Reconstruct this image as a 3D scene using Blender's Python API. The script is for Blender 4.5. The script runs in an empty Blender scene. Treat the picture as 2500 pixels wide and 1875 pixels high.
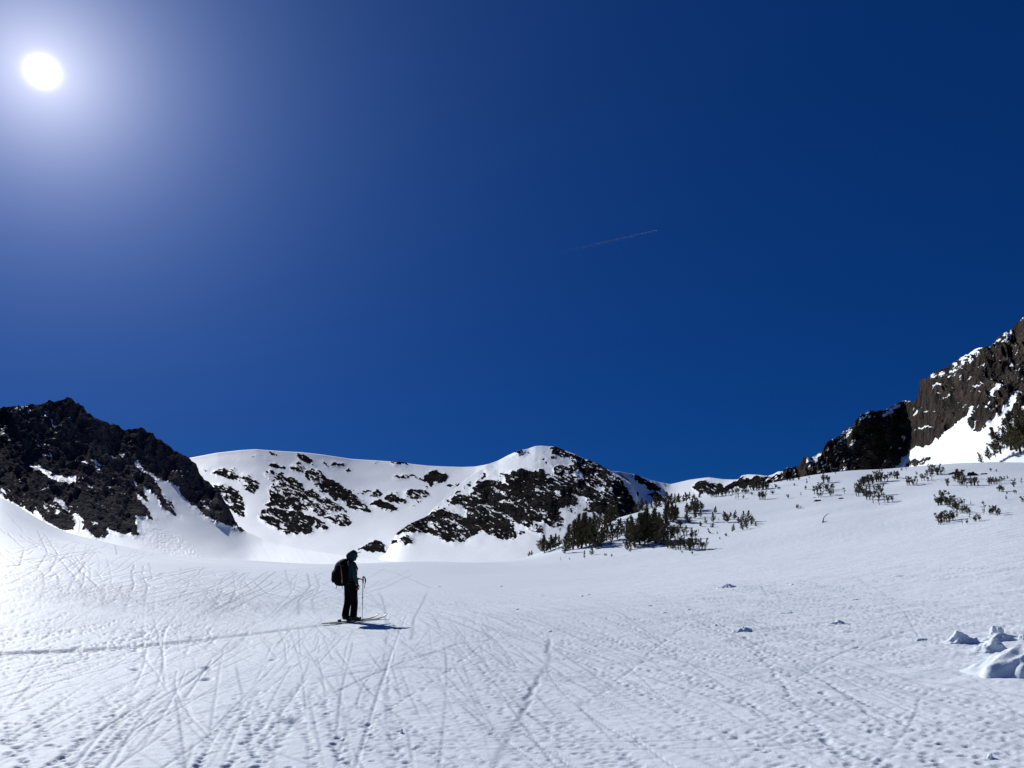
import bpy, bmesh, math, random
import numpy as np
from mathutils import Vector, Matrix

# ------------------------------------------------------------------ camera, sky, sun, exposure
sc = bpy.context.scene
COL = sc.collection
R = math.radians
FPX, CX, CY = 1878.0, 1250.0, 937.5          # focal length and centre in photograph pixels (2500 x 1875)
PITCH = math.atan((1365.0 - CY) / FPX)
CH = 1.6                                      # eye height above the snow
SP, CP = math.sin(PITCH), math.cos(PITCH)

cam_d = bpy.data.cameras.new('camera')
cam_d.sensor_width = 36.0
cam_d.lens = 36.0 * FPX / 2500.0
cam_d.clip_start = 0.1
cam_d.clip_end = 90000.0
cam = bpy.data.objects.new('camera', cam_d)
cam.location = (0, 0, CH)
cam.rotation_euler = (R(90) + PITCH, 0, 0)
COL.objects.link(cam)
sc.camera = cam

SUN_AZ, SUN_EL = R(-34.6), R(29.9)            # azimuth measured from +Y towards +X
SUN = Vector((math.sin(SUN_AZ) * math.cos(SUN_EL), math.cos(SUN_AZ) * math.cos(SUN_EL), math.sin(SUN_EL)))

world = bpy.data.worlds.new('World')
sc.world = world
world.use_nodes = True
nt = world.node_tree
nt.nodes.clear()
N = nt.nodes.new
L = nt.links.new
out = N('ShaderNodeOutputWorld')
bg = N('ShaderNodeBackground')
bg.inputs['Strength'].default_value = 0.1
L(bg.outputs[0], out.inputs[0])
sky = N('ShaderNodeTexSky')
sky.sky_type = 'NISHITA'
sky.sun_disc = False
sky.sun_elevation = SUN_EL
sky.sun_rotation = SUN_AZ
sky.altitude = 3000.0
sky.air_density = 1.0
sky.dust_density = 0.0
sky.ozone_density = 3.0
grade = N('ShaderNodeMix'); grade.data_type = 'RGBA'; grade.blend_type = 'MULTIPLY'
grade.inputs['Factor'].default_value = 1.0
SKY_TINT = (0.018, 0.215, 0.76)
grade.inputs[7].default_value = (*SKY_TINT, 1)
gam = N('ShaderNodeGamma'); gam.inputs['Gamma'].default_value = 0.56
L(sky.outputs[0], gam.inputs[0]); L(gam.outputs[0], grade.inputs[6])
# aureole of the sun: two exponentials of the angle to the sun, plus the overexposed disc
tc = N('ShaderNodeTexCoord')
vn = N('ShaderNodeVectorMath'); vn.operation = 'NORMALIZE'; L(tc.outputs['Generated'], vn.inputs[0])
vd = N('ShaderNodeVectorMath'); vd.operation = 'DOT_PRODUCT'; L(vn.outputs[0], vd.inputs[0]); vd.inputs[1].default_value = SUN
def math_node(op, a, b=None, clamp=False):
    m = N('ShaderNodeMath'); m.operation = op; m.use_clamp = clamp
    for k, v in enumerate((a, b)):
        if v is None: continue
        if isinstance(v, (int, float)): m.inputs[k].default_value = v
        else: L(v, m.inputs[k])
    return m.outputs[0]
ang = math_node('MULTIPLY', math_node('ARCCOSINE', math_node('MINIMUM', vd.outputs['Value'], 1.0)), 57.29578)
g_in = math_node('EXPONENT', math_node('MULTIPLY', ang, -1 / 3.5))
g_out = math_node('EXPONENT', math_node('MULTIPLY', ang, -1 / 11.0))
disc = math_node('EXPONENT', math_node('MULTIPLY', math_node('MULTIPLY', ang, ang), -1 / 0.36))
def scale_col(fac, c):
    v = N('ShaderNodeVectorMath'); v.operation = 'SCALE'
    v.inputs[0].default_value = c; L(fac, v.inputs['Scale']); return v.outputs[0]
def vadd(a, b):
    v = N('ShaderNodeVectorMath'); v.operation = 'ADD'; L(a, v.inputs[0]); L(b, v.inputs[1]); return v.outputs[0]
glow = vadd(vadd(scale_col(g_in, (8.6, 7.9, 7.0)), scale_col(g_out, (1.15, 2.0, 4.3))), scale_col(disc, (40, 40, 38)))
L(vadd(grade.outputs[2], glow), bg.inputs['Color'])

sun_d = bpy.data.lights.new('sun', 'SUN')
sun_d.energy = 4.4
sun_d.angle = R(0.53)
sun_d.color = (1.0, 0.985, 0.96)
sun_o = bpy.data.objects.new('sun', sun_d)
sun_o.rotation_euler = (-SUN).to_track_quat('-Z', 'Y').to_euler()
sun_o.location = (-40, 60, 60)
COL.objects.link(sun_o)

sc.view_settings.view_transform = 'Standard'
sc.view_settings.look = 'None'
sc.view_settings.exposure = 0.0
sc.view_settings.gamma = 1.0
sc.view_settings.use_curve_mapping = False

# ------------------------------------------------------------------ helpers
rng = np.random.default_rng(11)
rnd = random.Random(5)

def ray(px, py):
    """photograph pixel -> (azimuth, tan of elevation)"""
    a = (np.asarray(px, float) - CX) / FPX
    b = (CY - np.asarray(py, float)) / FPX
    fy = CP - b * SP
    fz = SP + b * CP
    return np.arctan2(a, fy), fz / np.sqrt(a * a + fy * fy)

def project(x, y, z):
    z = z - CH
    f = y * CP + z * SP
    u = -y * SP + z * CP
    return CX + FPX * x / f, CY - FPX * u / f

def _hash(ix, iy, iz):
    h = (ix.astype(np.uint32) * np.uint32(374761393) + iy.astype(np.uint32) * np.uint32(668265263)
         + iz.astype(np.uint32) * np.uint32(2246822519))
    h = (h ^ (h >> np.uint32(13))) * np.uint32(1274126177)
    h = (h ^ (h >> np.uint32(16))) * np.uint32(2654435761)
    h = h ^ (h >> np.uint32(15))
    return h.astype(np.float64) * (2.0 / 4294967295.0) - 1.0

def vnoise(x, y, z=0.0):
    x = np.asarray(x, float); y = np.asarray(y, float); z = np.zeros_like(x) + z
    xi = np.floor(x); yi = np.floor(y); zi = np.floor(z)
    fx, fy, fz = x - xi, y - yi, z - zi
    fx = fx * fx * (3 - 2 * fx); fy = fy * fy * (3 - 2 * fy); fz = fz * fz * (3 - 2 * fz)
    xi = xi.astype(np.int64) & 0xffffffff; yi = yi.astype(np.int64) & 0xffffffff; zi = zi.astype(np.int64) & 0xffffffff
    o = 1
    def c(a, b, d): return _hash((xi + a) & 0xffffffff, (yi + b) & 0xffffffff, (zi + d) & 0xffffffff)
    def bil(d):
        return ((c(0, 0, d) * (1 - fx) + c(1, 0, d) * fx) * (1 - fy) + (c(0, 1, d) * (1 - fx) + c(1, 1, d) * fx) * fy)
    if np.all(z == z.flat[0]) and float(z.flat[0]).is_integer():
        return bil(0)
    return bil(0) * (1 - fz) + bil(1) * fz

def fbm(x, y, z=0.0, octv=4, lac=2.03, gain=0.5):
    s = 0; a = 1; t = 0
    for k in range(octv):
        s = s + a * vnoise(x + 17.3 * k, y - 9.1 * k, z + (5 * k if np.ndim(z) == 0 else 5.5 * k)); t += a
        x = x * lac; y = y * lac; z = z * lac if np.ndim(z) else z
        a *= gain
    return s / t

def ridged(x, y, z=0.0, octv=4, lac=2.1, gain=0.55):
    s = 0; a = 1; t = 0
    for k in range(octv):
        s = s + a * (1 - 2 * np.abs(vnoise(x + 31.7 * k, y + 3.3 * k, z + (3 * k if np.ndim(z) == 0 else 3.5 * k)))); t += a
        x = x * lac; y = y * lac; z = z * lac if np.ndim(z) else z
        a *= gain
    return s / t

def sstep(a, b, x):
    t = np.clip((x - a) / (b - a), 0, 1)
    return t * t * (3 - 2 * t)

def grid_mesh(name, P, attrs=None, wrap=False, smooth=True):
    """P is (rows, cols, 3)"""
    nr, nc = P.shape[:2]
    idx = np.arange(nr * nc).reshape(nr, nc)
    if wrap: idx = np.concatenate([idx, idx[:, :1]], axis=1)
    q = np.stack([idx[:-1, :-1], idx[:-1, 1:], idx[1:, 1:], idx[1:, :-1]], -1).reshape(-1, 4)
    me = bpy.data.meshes.new(name)
    me.vertices.add(nr * nc)
    me.vertices.foreach_set('co', P.reshape(-1).astype(np.float32))
    me.loops.add(q.size)
    me.loops.foreach_set('vertex_index', q.reshape(-1).astype(np.int32))
    me.polygons.add(len(q))
    me.polygons.foreach_set('loop_start', (np.arange(len(q)) * 4).astype(np.int32))
    try: me.polygons.foreach_set('loop_total', np.full(len(q), 4, np.int32))
    except Exception: pass
    me.update(calc_edges=True)
    me.polygons.foreach_set('use_smooth', np.full(len(q), smooth))
    for k, v in (attrs or {}).items():
        a = me.attributes.new(k, 'FLOAT', 'POINT')
        a.data.foreach_set('value', v.reshape(-1).astype(np.float32))
    return me

def link(name, me, mat=None, parent=None, label=None, cat=None, group=None, kind=None):
    o = bpy.data.objects.new(name, me)
    COL.objects.link(o)
    if mat is not None and me is not None and len(me.materials) == 0: me.materials.append(mat)
    if parent is not None: o.parent = parent
    tag(o, label, cat, group, kind)
    return o

def tag(o, label=None, cat=None, group=None, kind=None):
    if label: o['label'] = label
    if cat: o['category'] = cat
    if group: o['group'] = group
    if kind: o['kind'] = kind
    return o

def mesh_py(name, verts, faces, smooth=False):
    me = bpy.data.meshes.new(name)
    me.from_pydata([tuple(v) for v in verts], [], faces)
    me.update()
    if smooth: me.polygons.foreach_set('use_smooth', np.full(len(me.polygons), True))
    return me

# ------------------------------------------------------------------ materials
def new_mat(name):
    m = bpy.data.materials.new(name); m.use_nodes = True
    t = m.node_tree; b = t.nodes['Principled BSDF']
    return m, t, b

SNOW = (0.81, 0.88, 0.94, 1)
SNOW_HIGH = (0.835, 0.90, 0.955, 1)         # slightly lighter snow colour on the mountains

def mat_snow(name, s1, s2, d1, d2, rough=0.55):
    m, t, b = new_mat(name)
    b.inputs['Base Color'].default_value = SNOW
    b.inputs['Roughness'].default_value = rough
    b.inputs['Specular IOR Level'].default_value = 0.05
    g = t.nodes.new('ShaderNodeTexCoord')
    n1 = t.nodes.new('ShaderNodeTexNoise'); n1.inputs['Scale'].default_value = s1; n1.inputs['Detail'].default_value = 5
    n2 = t.nodes.new('ShaderNodeTexNoise'); n2.inputs['Scale'].default_value = s2; n2.inputs['Detail'].default_value = 3
    t.links.new(g.outputs['Object'], n1.inputs['Vector']); t.links.new(g.outputs['Object'], n2.inputs['Vector'])
    b1 = t.nodes.new('ShaderNodeBump'); b1.inputs['Strength'].default_value = 1.0; b1.inputs['Distance'].default_value = d1
    b2 = t.nodes.new('ShaderNodeBump'); b2.inputs['Strength'].default_value = 1.0; b2.inputs['Distance'].default_value = d2
    t.links.new(n1.outputs['Fac'], b1.inputs['Height']); t.links.new(n2.outputs['Fac'], b2.inputs['Height'])
    t.links.new(b1.outputs[0], b2.inputs['Normal']); t.links.new(b2.outputs[0], b.inputs['Normal'])
    cr = t.nodes.new('ShaderNodeMix'); cr.data_type = 'RGBA'
    cr.inputs[6].default_value = SNOW; cr.inputs[7].default_value = (SNOW[0] * .93, SNOW[1] * .94, SNOW[2] * .95, 1)
    t.links.new(n1.outputs['Fac'], cr.inputs[0]); t.links.new(cr.outputs[2], b.inputs['Base Color'])
    return m

M_FIELD = mat_snow('snow_near', 9.0, 60.0, 0.008, 0.003, 0.6)
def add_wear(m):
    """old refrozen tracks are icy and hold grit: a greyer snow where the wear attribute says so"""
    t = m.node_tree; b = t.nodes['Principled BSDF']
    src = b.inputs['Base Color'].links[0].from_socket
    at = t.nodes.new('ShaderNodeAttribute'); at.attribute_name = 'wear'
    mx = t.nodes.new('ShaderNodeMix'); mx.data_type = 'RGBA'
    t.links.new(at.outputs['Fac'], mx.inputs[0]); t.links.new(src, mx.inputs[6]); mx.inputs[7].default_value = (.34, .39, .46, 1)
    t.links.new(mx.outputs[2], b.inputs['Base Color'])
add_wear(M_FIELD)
M_LUMP = mat_snow('snow_lump', 14.0, 70.0, 0.012, 0.003)

def mat_mountain(name, scale, dark=(0.009, 0.009, 0.011), brown=(0.034, 0.031, 0.030), bump=1.0, snow_spec=1.0):
    """snow where the rock attribute is low, bare rock where it is high"""
    m, t, b = new_mat(name)
    nd = t.nodes.new; lk = t.links.new
    g = nd('ShaderNodeTexCoord')
    at = nd('ShaderNodeAttribute'); at.attribute_name = 'rock'
    nz = nd('ShaderNodeTexNoise'); nz.inputs['Scale'].default_value = scale; nz.inputs['Detail'].default_value = 6
    lk(g.outputs['Object'], nz.inputs['Vector'])
    sub = nd('ShaderNodeMath'); sub.operation = 'MULTIPLY_ADD'; lk(nz.outputs['Fac'], sub.inputs[0]); sub.inputs[1].default_value = 0.50
    lk(at.outputs['Fac'], sub.inputs[2])
    ramp = nd('ShaderNodeMapRange'); ramp.inputs['From Min'].default_value = 0.66; ramp.inputs['From Max'].default_value = 0.80
    lk(sub.outputs[0], ramp.inputs['Value'])
    # rock colour: dark gneiss with brown patches and cracks
    nb = nd('ShaderNodeTexNoise'); nb.inputs['Scale'].default_value = scale * 0.22; nb.inputs['Detail'].default_value = 7
    nb.inputs['Roughness'].default_value = 0.65
    lk(g.outputs['Object'], nb.inputs['Vector'])
    rc = nd('ShaderNodeValToRGB')
    rc.color_ramp.elements[0].position = 0.36; rc.color_ramp.elements[0].color = (*dark, 1)
    rc.color_ramp.elements[1].position = 0.66; rc.color_ramp.elements[1].color = (*brown, 1)
    lk(nb.outputs['Fac'], rc.inputs[0])
    mix = nd('ShaderNodeMix'); mix.data_type = 'RGBA'
    mix.inputs[6].default_value = SNOW_HIGH
    lk(ramp.outputs[0], mix.inputs[0]); lk(rc.outputs[0], mix.inputs[7]); lk(mix.outputs[2], b.inputs['Base Color'])
    rr = nd('ShaderNodeMapRange'); rr.inputs['To Min'].default_value = 0.72; rr.inputs['To Max'].default_value = 0.9
    lk(ramp.outputs[0], rr.inputs['Value']); lk(rr.outputs[0], b.inputs['Roughness'])
    rs = nd('ShaderNodeMapRange'); rs.inputs['To Min'].default_value = snow_spec; rs.inputs['To Max'].default_value = 0.0
    lk(ramp.outputs[0], rs.inputs['Value']); lk(rs.outputs[0], b.inputs['Specular IOR Level'])
    vo = nd('ShaderNodeTexVoronoi'); vo.inputs['Scale'].default_value = scale * 0.9
    vo.feature = 'F1'
    mp = nd('ShaderNodeMapping'); mp.inputs['Rotation'].default_value = (0, 0.5, 0.2); mp.inputs['Scale'].default_value = (1, 1, 1.7)
    lk(g.outputs['Object'], mp.inputs[0]); lk(mp.outputs[0], vo.inputs['Vector'])
    ad = nd('ShaderNodeMath'); ad.operation = 'MULTIPLY_ADD'; lk(vo.outputs['Distance'], ad.inputs[0]); ad.inputs[1].default_value = 0.7
    lk(nz.outputs['Fac'], ad.inputs[2])
    hm = nd('ShaderNodeMath'); hm.operation = 'MULTIPLY'; lk(ad.outputs[0], hm.inputs[0]); lk(ramp.outputs[0], hm.inputs[1])
    bp = nd('ShaderNodeBump'); bp.inputs['Strength'].default_value = 1.0; bp.inputs['Distance'].default_value = bump / scale
    lk(hm.outputs[0], bp.inputs['Height'])
    ns = nd('ShaderNodeTexNoise'); ns.inputs['Scale'].default_value = scale * 0.8; ns.inputs['Detail'].default_value = 4
    ms = nd('ShaderNodeMapping'); ms.inputs['Scale'].default_value = (1, 0.35, 1); ms.inputs['Rotation'].default_value = (0, 0, 0.4)
    lk(g.outputs['Object'], ms.inputs[0]); lk(ms.outputs[0], ns.inputs['Vector'])
    bs = nd('ShaderNodeBump'); bs.inputs['Strength'].default_value = 0.35; bs.inputs['Distance'].default_value = 0.12 / scale
    lk(ns.outputs['Fac'], bs.inputs['Height']); lk(bp.outputs[0], bs.inputs['Normal']); lk(bs.outputs[0], b.inputs['Normal'])
    return m

def mat_plain(name, col, rough=0.7, spec=0.3, var=0.0, scale=20.0, col2=None, metal=0.0):
    m, t, b = new_mat(name)
    b.inputs['Roughness'].default_value = rough
    b.inputs['Specular IOR Level'].default_value = spec
    b.inputs['Metallic'].default_value = metal
    b.inputs['Base Color'].default_value = (*col, 1)
    c2 = col2 or tuple(c * (1 - var) for c in col)
    g = t.nodes.new('ShaderNodeTexCoord'); n = t.nodes.new('ShaderNodeTexNoise')
    n.inputs['Scale'].default_value = scale; n.inputs['Detail'].default_value = 4
    t.links.new(g.outputs['Object'], n.inputs['Vector'])
    mx = t.nodes.new('ShaderNodeMix'); mx.data_type = 'RGBA'
    mx.inputs[6].default_value = (*col, 1); mx.inputs[7].default_value = (*c2, 1)
    t.links.new(n.outputs['Fac'], mx.inputs[0]); t.links.new(mx.outputs[2], b.inputs['Base Color'])
    return m

# ------------------------------------------------------------------ near snow field: a heightfield z(azimuth, distance)
AZ = lambda px: ray(px, 1365.0)[0]
def smooth_curve(x, pts, sig):
    """piecewise-linear curve through pts, rounded over sig"""
    pts = np.array(pts, float); d = sig / 4
    g = np.arange(min(x.min(), pts[0, 0]) - 6 * sig, max(x.max(), pts[-1, 0]) + 6 * sig, d)
    f = np.interp(g, pts[:, 0], pts[:, 1])
    k = np.exp(-.5 * (np.arange(-12, 13) / 4.0) ** 2); k /= k.sum()
    return np.interp(x, g, np.convolve(np.pad(f, 12, mode='edge'), k, 'valid'))
_agrid = np.linspace(-1.2, 1.2, 6001)
def tab(pxs, vals, sig=.035):
    a = ray(np.array(pxs, float), np.full(len(pxs), 1365.0))[0]
    sm = smooth_curve(_agrid, list(zip(a, vals)), sig)
    return lambda az: np.interp(az, _agrid, sm)

CREST = [(-900, 1120), (-300, 1140), (0, 1206), (38, 1229), (82, 1256), (126, 1282), (165, 1298), (206, 1309), (253, 1320), (317, 1335),
         (411, 1356), (500, 1367), (650, 1375), (800, 1377), (1000, 1375), (1150, 1375), (1230, 1373), (1290, 1362), (1330, 1346),
         (1400, 1318), (1450, 1294), (1503, 1266), (1572, 1243), (1623, 1230), (1669, 1221), (1711, 1211), (1811, 1193),
         (1900, 1176), (1997, 1158), (2085, 1149), (2144, 1148), (2217, 1142), (2291, 1135), (2438, 1131), (2500, 1132), (2900, 1128), (3600, 1150)]
_ca, _ct = ray([p[0] for p in CREST], [p[1] for p in CREST])
_cs = smooth_curve(_agrid, list(zip(_ca, _ct)), .009)
crest_te = lambda az: np.interp(az, _agrid, _cs)
KPX = [-900, 0, 165, 411, 650, 1000, 1250, 1500, 1700, 2026, 2202, 2500, 3600]
foot_r = tab(KPX, [30, 34, 38, 48, 60, 60, 60, 58, 55, 50, 50, 46, 46])
foot_y = tab(KPX, [1350, 1366, 1371, 1378, 1383, 1384, 1385, 1377, 1362, 1342, 1327, 1310, 1300])
crest_r = tab(KPX, [80, 88, 95, 100, 100, 96, 92, 108, 125, 138, 140, 132, 132])

def field_z(az, r):
    """smooth height of the near snow field"""
    az = np.asarray(az, float); r = np.asarray(r, float)
    fr, cr = foot_r(az), crest_r(az)
    ft = (1365.0 - foot_y(az)) / FPX * np.cos(az) * 1.03
    zf = CH + ft * fr
    zc = CH + crest_te(az) * cr
    # near plain to the foot: quadratic; foot to crest: eased line; behind the crest it rolls down
    s0 = zf / fr
    t = np.clip(r / fr, 0, 1)
    z_near = zf * t ** 1.6
    u = np.clip((r - fr) / (cr - fr), 0, 1)
    m0 = 1.6 * zf / fr * (cr - fr)
    dz = zc - zf
    m1 = np.minimum(dz * 0.9, crest_te(az) * (cr - fr))
    # cubic hermite with end slopes m0, m1
    h = (2*u**3 - 3*u**2 + 1) * zf + (u**3 - 2*u**2 + u) * m0 + (-2*u**3 + 3*u**2) * zc + (u**3 - u**2) * m1
    z = np.where(r < fr, z_near, h)
    d = np.maximum(r - cr, 0)
    sl = m1 / (cr - fr)
    back = zc + sl * d - 0.012 * d * d
    dm = 22.0
    zb = zc + sl * dm - 0.012 * dm * dm
    back2 = zb + (sl - 0.024 * dm) * (d - dm)
    z = np.where(r > cr, np.where(d < dm, back, np.maximum(back2, -14.0)), z)
    x = r * np.sin(az)
    front = sstep(R(75), R(55), np.abs(az))
    z = z * front
    z = z + 0.02 * x * np.exp(-(r / 30.0) ** 2) * front
    z = z + 0.06 * (x + 4.1) * np.exp(-((x + 3) ** 2 + (r * np.cos(az) - 18) ** 2) / 40.0) * front
    # gentle undulation
    y = r * np.cos(az)
    z = z + 0.10 * fbm(x * 0.11, y * 0.11, octv=2) * sstep(8, 30, r) * sstep(0.0, 25.0, np.abs(cr - r) + 4)
    z = z + 0.45 * fbm(x * 0.045 + 9, y * 0.05, octv=3) * sstep(45, 75, r) * front
    return z

def hit(px, py):
    """first point of the near snow field under a photograph pixel"""
    a, te = ray(px, py)
    r = np.geomspace(3.0, 150.0, 6000)
    g = (field_z(np.full_like(r, float(a)), r) - CH) / r
    k = np.argmax(g >= float(te))
    if g[k] < te: k = np.argmax(g[:])            # above the crest: take the crest
    rr = r[k]
    return Vector((rr * math.sin(a), rr * math.cos(a), float(field_z(np.array([float(a)]), np.array([rr]))[0])))

# --- relief of ski tracks and pits drawn into two world-space height maps
class HMap:
    def __init__(s, x0, x1, y0, y1, c):
        s.x0, s.y0, s.c = x0, y0, c
        s.w, s.h = int((x1 - x0) / c), int((y1 - y0) / c)
        s.H = np.zeros((s.h, s.w), np.float32); s.W = np.zeros((s.h, s.w), np.float32)
    def splat(s, x, y, amp, sx, sy, ang, wear=0.0):
        """gaussian dents (amp < 0 digs) elongated sx along ang, sy across"""
        x = np.asarray(x); y = np.asarray(y)
        n = int(np.ceil(2.3 * max(np.max(sx), np.max(sy)) / s.c))
        oi, oj = np.meshgrid(np.arange(-n, n + 1), np.arange(-n, n + 1))
        oi = oi.ravel(); oj = oj.ravel()
        for b in range(0, len(x), 20000):
            xs, ys = x[b:b+20000], y[b:b+20000]
            am = amp[b:b+20000][:, None]; a = ang[b:b+20000][:, None]
            ssx = (sx if np.ndim(sx) == 0 else sx[b:b+20000][:, None]); ssy = (sy if np.ndim(sy) == 0 else sy[b:b+20000][:, None])
            i0 = np.round((xs - s.x0) / s.c).astype(int)[:, None] + oi; j0 = np.round((ys - s.y0) / s.c).astype(int)[:, None] + oj
            dx = s.x0 + i0 * s.c - xs[:, None]; dy = s.y0 + j0 * s.c - ys[:, None]
            u = dx * np.cos(a) + dy * np.sin(a); v = -dx * np.sin(a) + dy * np.cos(a)
            q = (u / ssx) ** 2 + (v / ssy) ** 2
            g = am * (np.exp(-q ** 1.35) - 0.07 * np.exp(-(q - 2.6) ** 2 * 0.8))
            ok = (i0 >= 0) & (i0 < s.w) & (j0 >= 0) & (j0 < s.h)
            np.add.at(s.H, (j0[ok], i0[ok]), g[ok].astype(np.float32))
            if np.max(wear) > 0:
                wv = (wear[b:b+20000][:, None] if np.ndim(wear) else wear) * np.exp(-q * .8)
                np.maximum.at(s.W, (j0[ok], i0[ok]), np.broadcast_to(wv, g.shape)[ok].astype(np.float32))
    def sample(s, x, y, H=None):
        fi = (x - s.x0) / s.c; fj = (y - s.y0) / s.c
        ok = (fi >= 0) & (fi < s.w - 1) & (fj >= 0) & (fj < s.h - 1)
        i = np.clip(np.floor(fi).astype(int), 0, s.w - 2); j = np.clip(np.floor(fj).astype(int), 0, s.h - 2)
        a, b = fi - i, fj - j
        H = s.H if H is None else H
        v = (H[j, i] * (1 - a) + H[j, i+1] * a) * (1 - b) + (H[j+1, i] * (1 - a) + H[j+1, i+1] * a) * b
        return np.where(ok, v, 0.0)

near = HMap(-20, 18, 4.6, 33, 0.02)
far = HMap(-72, 30, 20, 100, 0.045)

def poly_track(pts, step):
    P = np.array(pts, float); d = np.r_[0, np.cumsum(np.hypot(*np.diff(P, axis=0).T))]
    t = np.arange(0, d[-1], step)
    x = np.interp(t, d, P[:, 0]); y = np.interp(t, d, P[:, 1])
    a = np.arctan2(np.gradient(y), np.gradient(x)) if len(t) > 2 else np.zeros(len(t))
    return x, y, a, t

# 1. old refrozen tracks fanning towards the camera
def old_track(x0, y0, az, length, pitted, amp, wob):
    n = int(length / 0.5); wr = rng.uniform(.25, .95)
    s = np.arange(n) * 0.5
    ph = rng.uniform(0, 6.28); wl = rng.uniform(14, 40)
    head = az + wob * np.sin(s / wl * 6.28 + ph)
    x = x0 + np.cumsum(0.5 * np.sin(head)); y = y0 + np.cumsum(0.5 * np.cos(head))
    for off in ((-.13, .13) if rng.random() < 0.45 else (0,)):
        ox = x + off * np.cos(head); oy = y - off * np.sin(head)
        pts = list(zip(ox, oy))
        if pitted:
            sp = rng.uniform(.095, .14)
            px_, py_, a, t = poly_track(pts, sp)
            k = rng.random(len(px_)) < 0.82
            px_, py_, a = px_[k], py_[k], a[k]
            m = len(px_)
            gate = 0.5 + 0.7 * vnoise(px_ * .25, py_ * .25 + 7)
            near.splat(px_ + rng.normal(0, .018, m), py_ + rng.normal(0, .03, m), -1.7 * amp * rng.uniform(.5, 1.2, m) * np.clip(gate, .12, 1.1),
                       rng.uniform(.020, .032, m), rng.uniform(.028, .042, m), a + rng.normal(0, .25, m), wear=np.clip(gate, .15, 1) * wr)
        else:
            px_, py_, a, t = poly_track(pts, .04)
            m = len(px_)
            gate = np.clip(0.7 + 0.9 * vnoise(t * .35 + x0 * 7, t * 0 + y0), 0, 1)
            near.splat(px_, py_, -amp * .30 * gate, .04, .022, a, wear=.6 * gate * wr)
for k in range(470):
    y0 = rng.uniform(-8, 20)
    x0 = rng.uniform(-20, 9) if k % 5 else rng.uniform(4, 18)
    az = R(rng.normal(-11, 5 if k % 3 else 20))
    if x0 < -7: az = R(rng.normal(-13, 6))
    if x0 > 2: az += R(rng.normal(-8, 10))
    old_track(x0, y0, az, rng.uniform(10, 36), rng.random() < .82, rng.uniform(.008, .028) * (0.65 if x0 > 4 else 1), rng.uniform(.005, .05))
# 1b. faint older lines of the same descent routes, mostly groove shade painted grey, partly ice
def faint_line(x0, y0, az, length, amp, wear, wob, width):
    n = int(length / 0.5); s = np.arange(n) * 0.5
    ph = rng.uniform(0, 6.28); wl = rng.uniform(9, 45)
    head = az + wob * np.sin(s / wl * 6.28 + ph)
    x = x0 + np.cumsum(0.5 * np.sin(head)); y = y0 + np.cumsum(0.5 * np.cos(head))
    px_, py_, a, t = poly_track(list(zip(x, y)), .045)
    m = len(px_); gate = np.clip(.75 + 1.0 * vnoise(t * .8 + x0 * 5, t * 0 + y0), 0, 1) * (1 - .6 * sstep(17, 27, np.hypot(px_, py_)))
    k = rng.random(m) < .35 + .65 * gate
    near.splat(px_[k], py_[k] + rng.normal(0, .008, k.sum()), -amp * gate[k], .045, width, a[k], wear=wear * (gate[k] * rng.uniform(.55, 1, k.sum())))
for k in range(1300):
    xx = rng.uniform(-20, 5) if k % 9 else rng.uniform(2, 17)
    if k % 5 == 0: az = R(rng.normal(-11, 35)); wob = rng.uniform(.1, .5)
    else: az = R(rng.normal(-12, 6)); wob = rng.uniform(.005, .06)
    faint_line(xx, rng.uniform(-8, 26), az, rng.uniform(5, 30), rng.uniform(.001, .005), rng.uniform(.3, 1.0) * (.6 if xx > 3 else 1), wob, rng.uniform(.012, .022))
# 2. cross-going single marks
for k in range(70):
    old_track(rng.uniform(-16, 5), rng.uniform(7, 30), R(rng.choice([-70, -55, -40, 40, 60, 80]) + rng.normal(0, 12)),
              rng.uniform(2, 11), False, rng.uniform(.015, .03), rng.uniform(.05, .3))
# 3. scattered pits and scabs, denser on the right where the surface is only wind-worn
m = 34000
x = rng.uniform(-22, 20, m); y = 4.6 + 27 * rng.random(m) ** 1.3
keep = (rng.random(m) < .25 + .75 * sstep(-3, 8, x)) & ((vnoise(x * .5, y * .28 + 3) + .5 * vnoise(x * 1.3, y * .8)) > rng.uniform(-.3, .9, m))
x, y = x[keep], y[keep]; m = len(x)
near.splat(x, y, rng.choice([-1, -1, .55], m) * rng.uniform(.004, .018, m), rng.uniform(.03, .075, m), rng.uniform(.022, .045, m), rng.normal(0.5, .7, m))
# 4. the fresh skin track that ends under the skier, and a few marks that can be followed in the picture
def pix_track(pix, amp, width, offs=(0,), step=.06, hm=None, jit=0.0, gated=True, wear=.6):
    pts = [hit(a, b) for a, b in pix]
    P = np.array([(p.x, p.y) for p in pts])
    d = np.r_[0, np.cumsum(np.hypot(*np.diff(P, axis=0).T))]
    t = np.linspace(0, d[-1], 60)
    P = np.stack([np.interp(t, d, P[:, 0]), np.interp(t, d, P[:, 1])], 1)
    for _ in range(3): P[1:-1] = (P[:-2] + P[1:-1] * 2 + P[2:]) / 4
    T = np.gradient(P, axis=0); T /= np.linalg.norm(T, axis=1)[:, None] + 1e-9
    for o in offs:
        Q = P + o * np.stack([T[:, 1], -T[:, 0]], 1)
        x, y, a, t = poly_track(Q, step)
        mm = len(x)
        (hm or near).splat(x + rng.normal(0, jit, mm), y + rng.normal(0, jit, mm), -amp * (np.clip(.75 + 1.1 * vnoise(t * .9 + 50 * amp, t * 0 + 3), .1, 1.3) if gated else 1.0) * .42 * rng.uniform(.6, 1.3, mm), max(step * 1.3, width), width, a, wear=wear)
pix_track([(-60, 1604), (0, 1597), (190, 1589), (380, 1574), (540, 1556), (700, 1537), (800, 1525), (826, 1522)], .055, .10, (-.11, .11), gated=False, wear=.75)  # the fresh track's grey is painted shade of its groove walls
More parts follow.
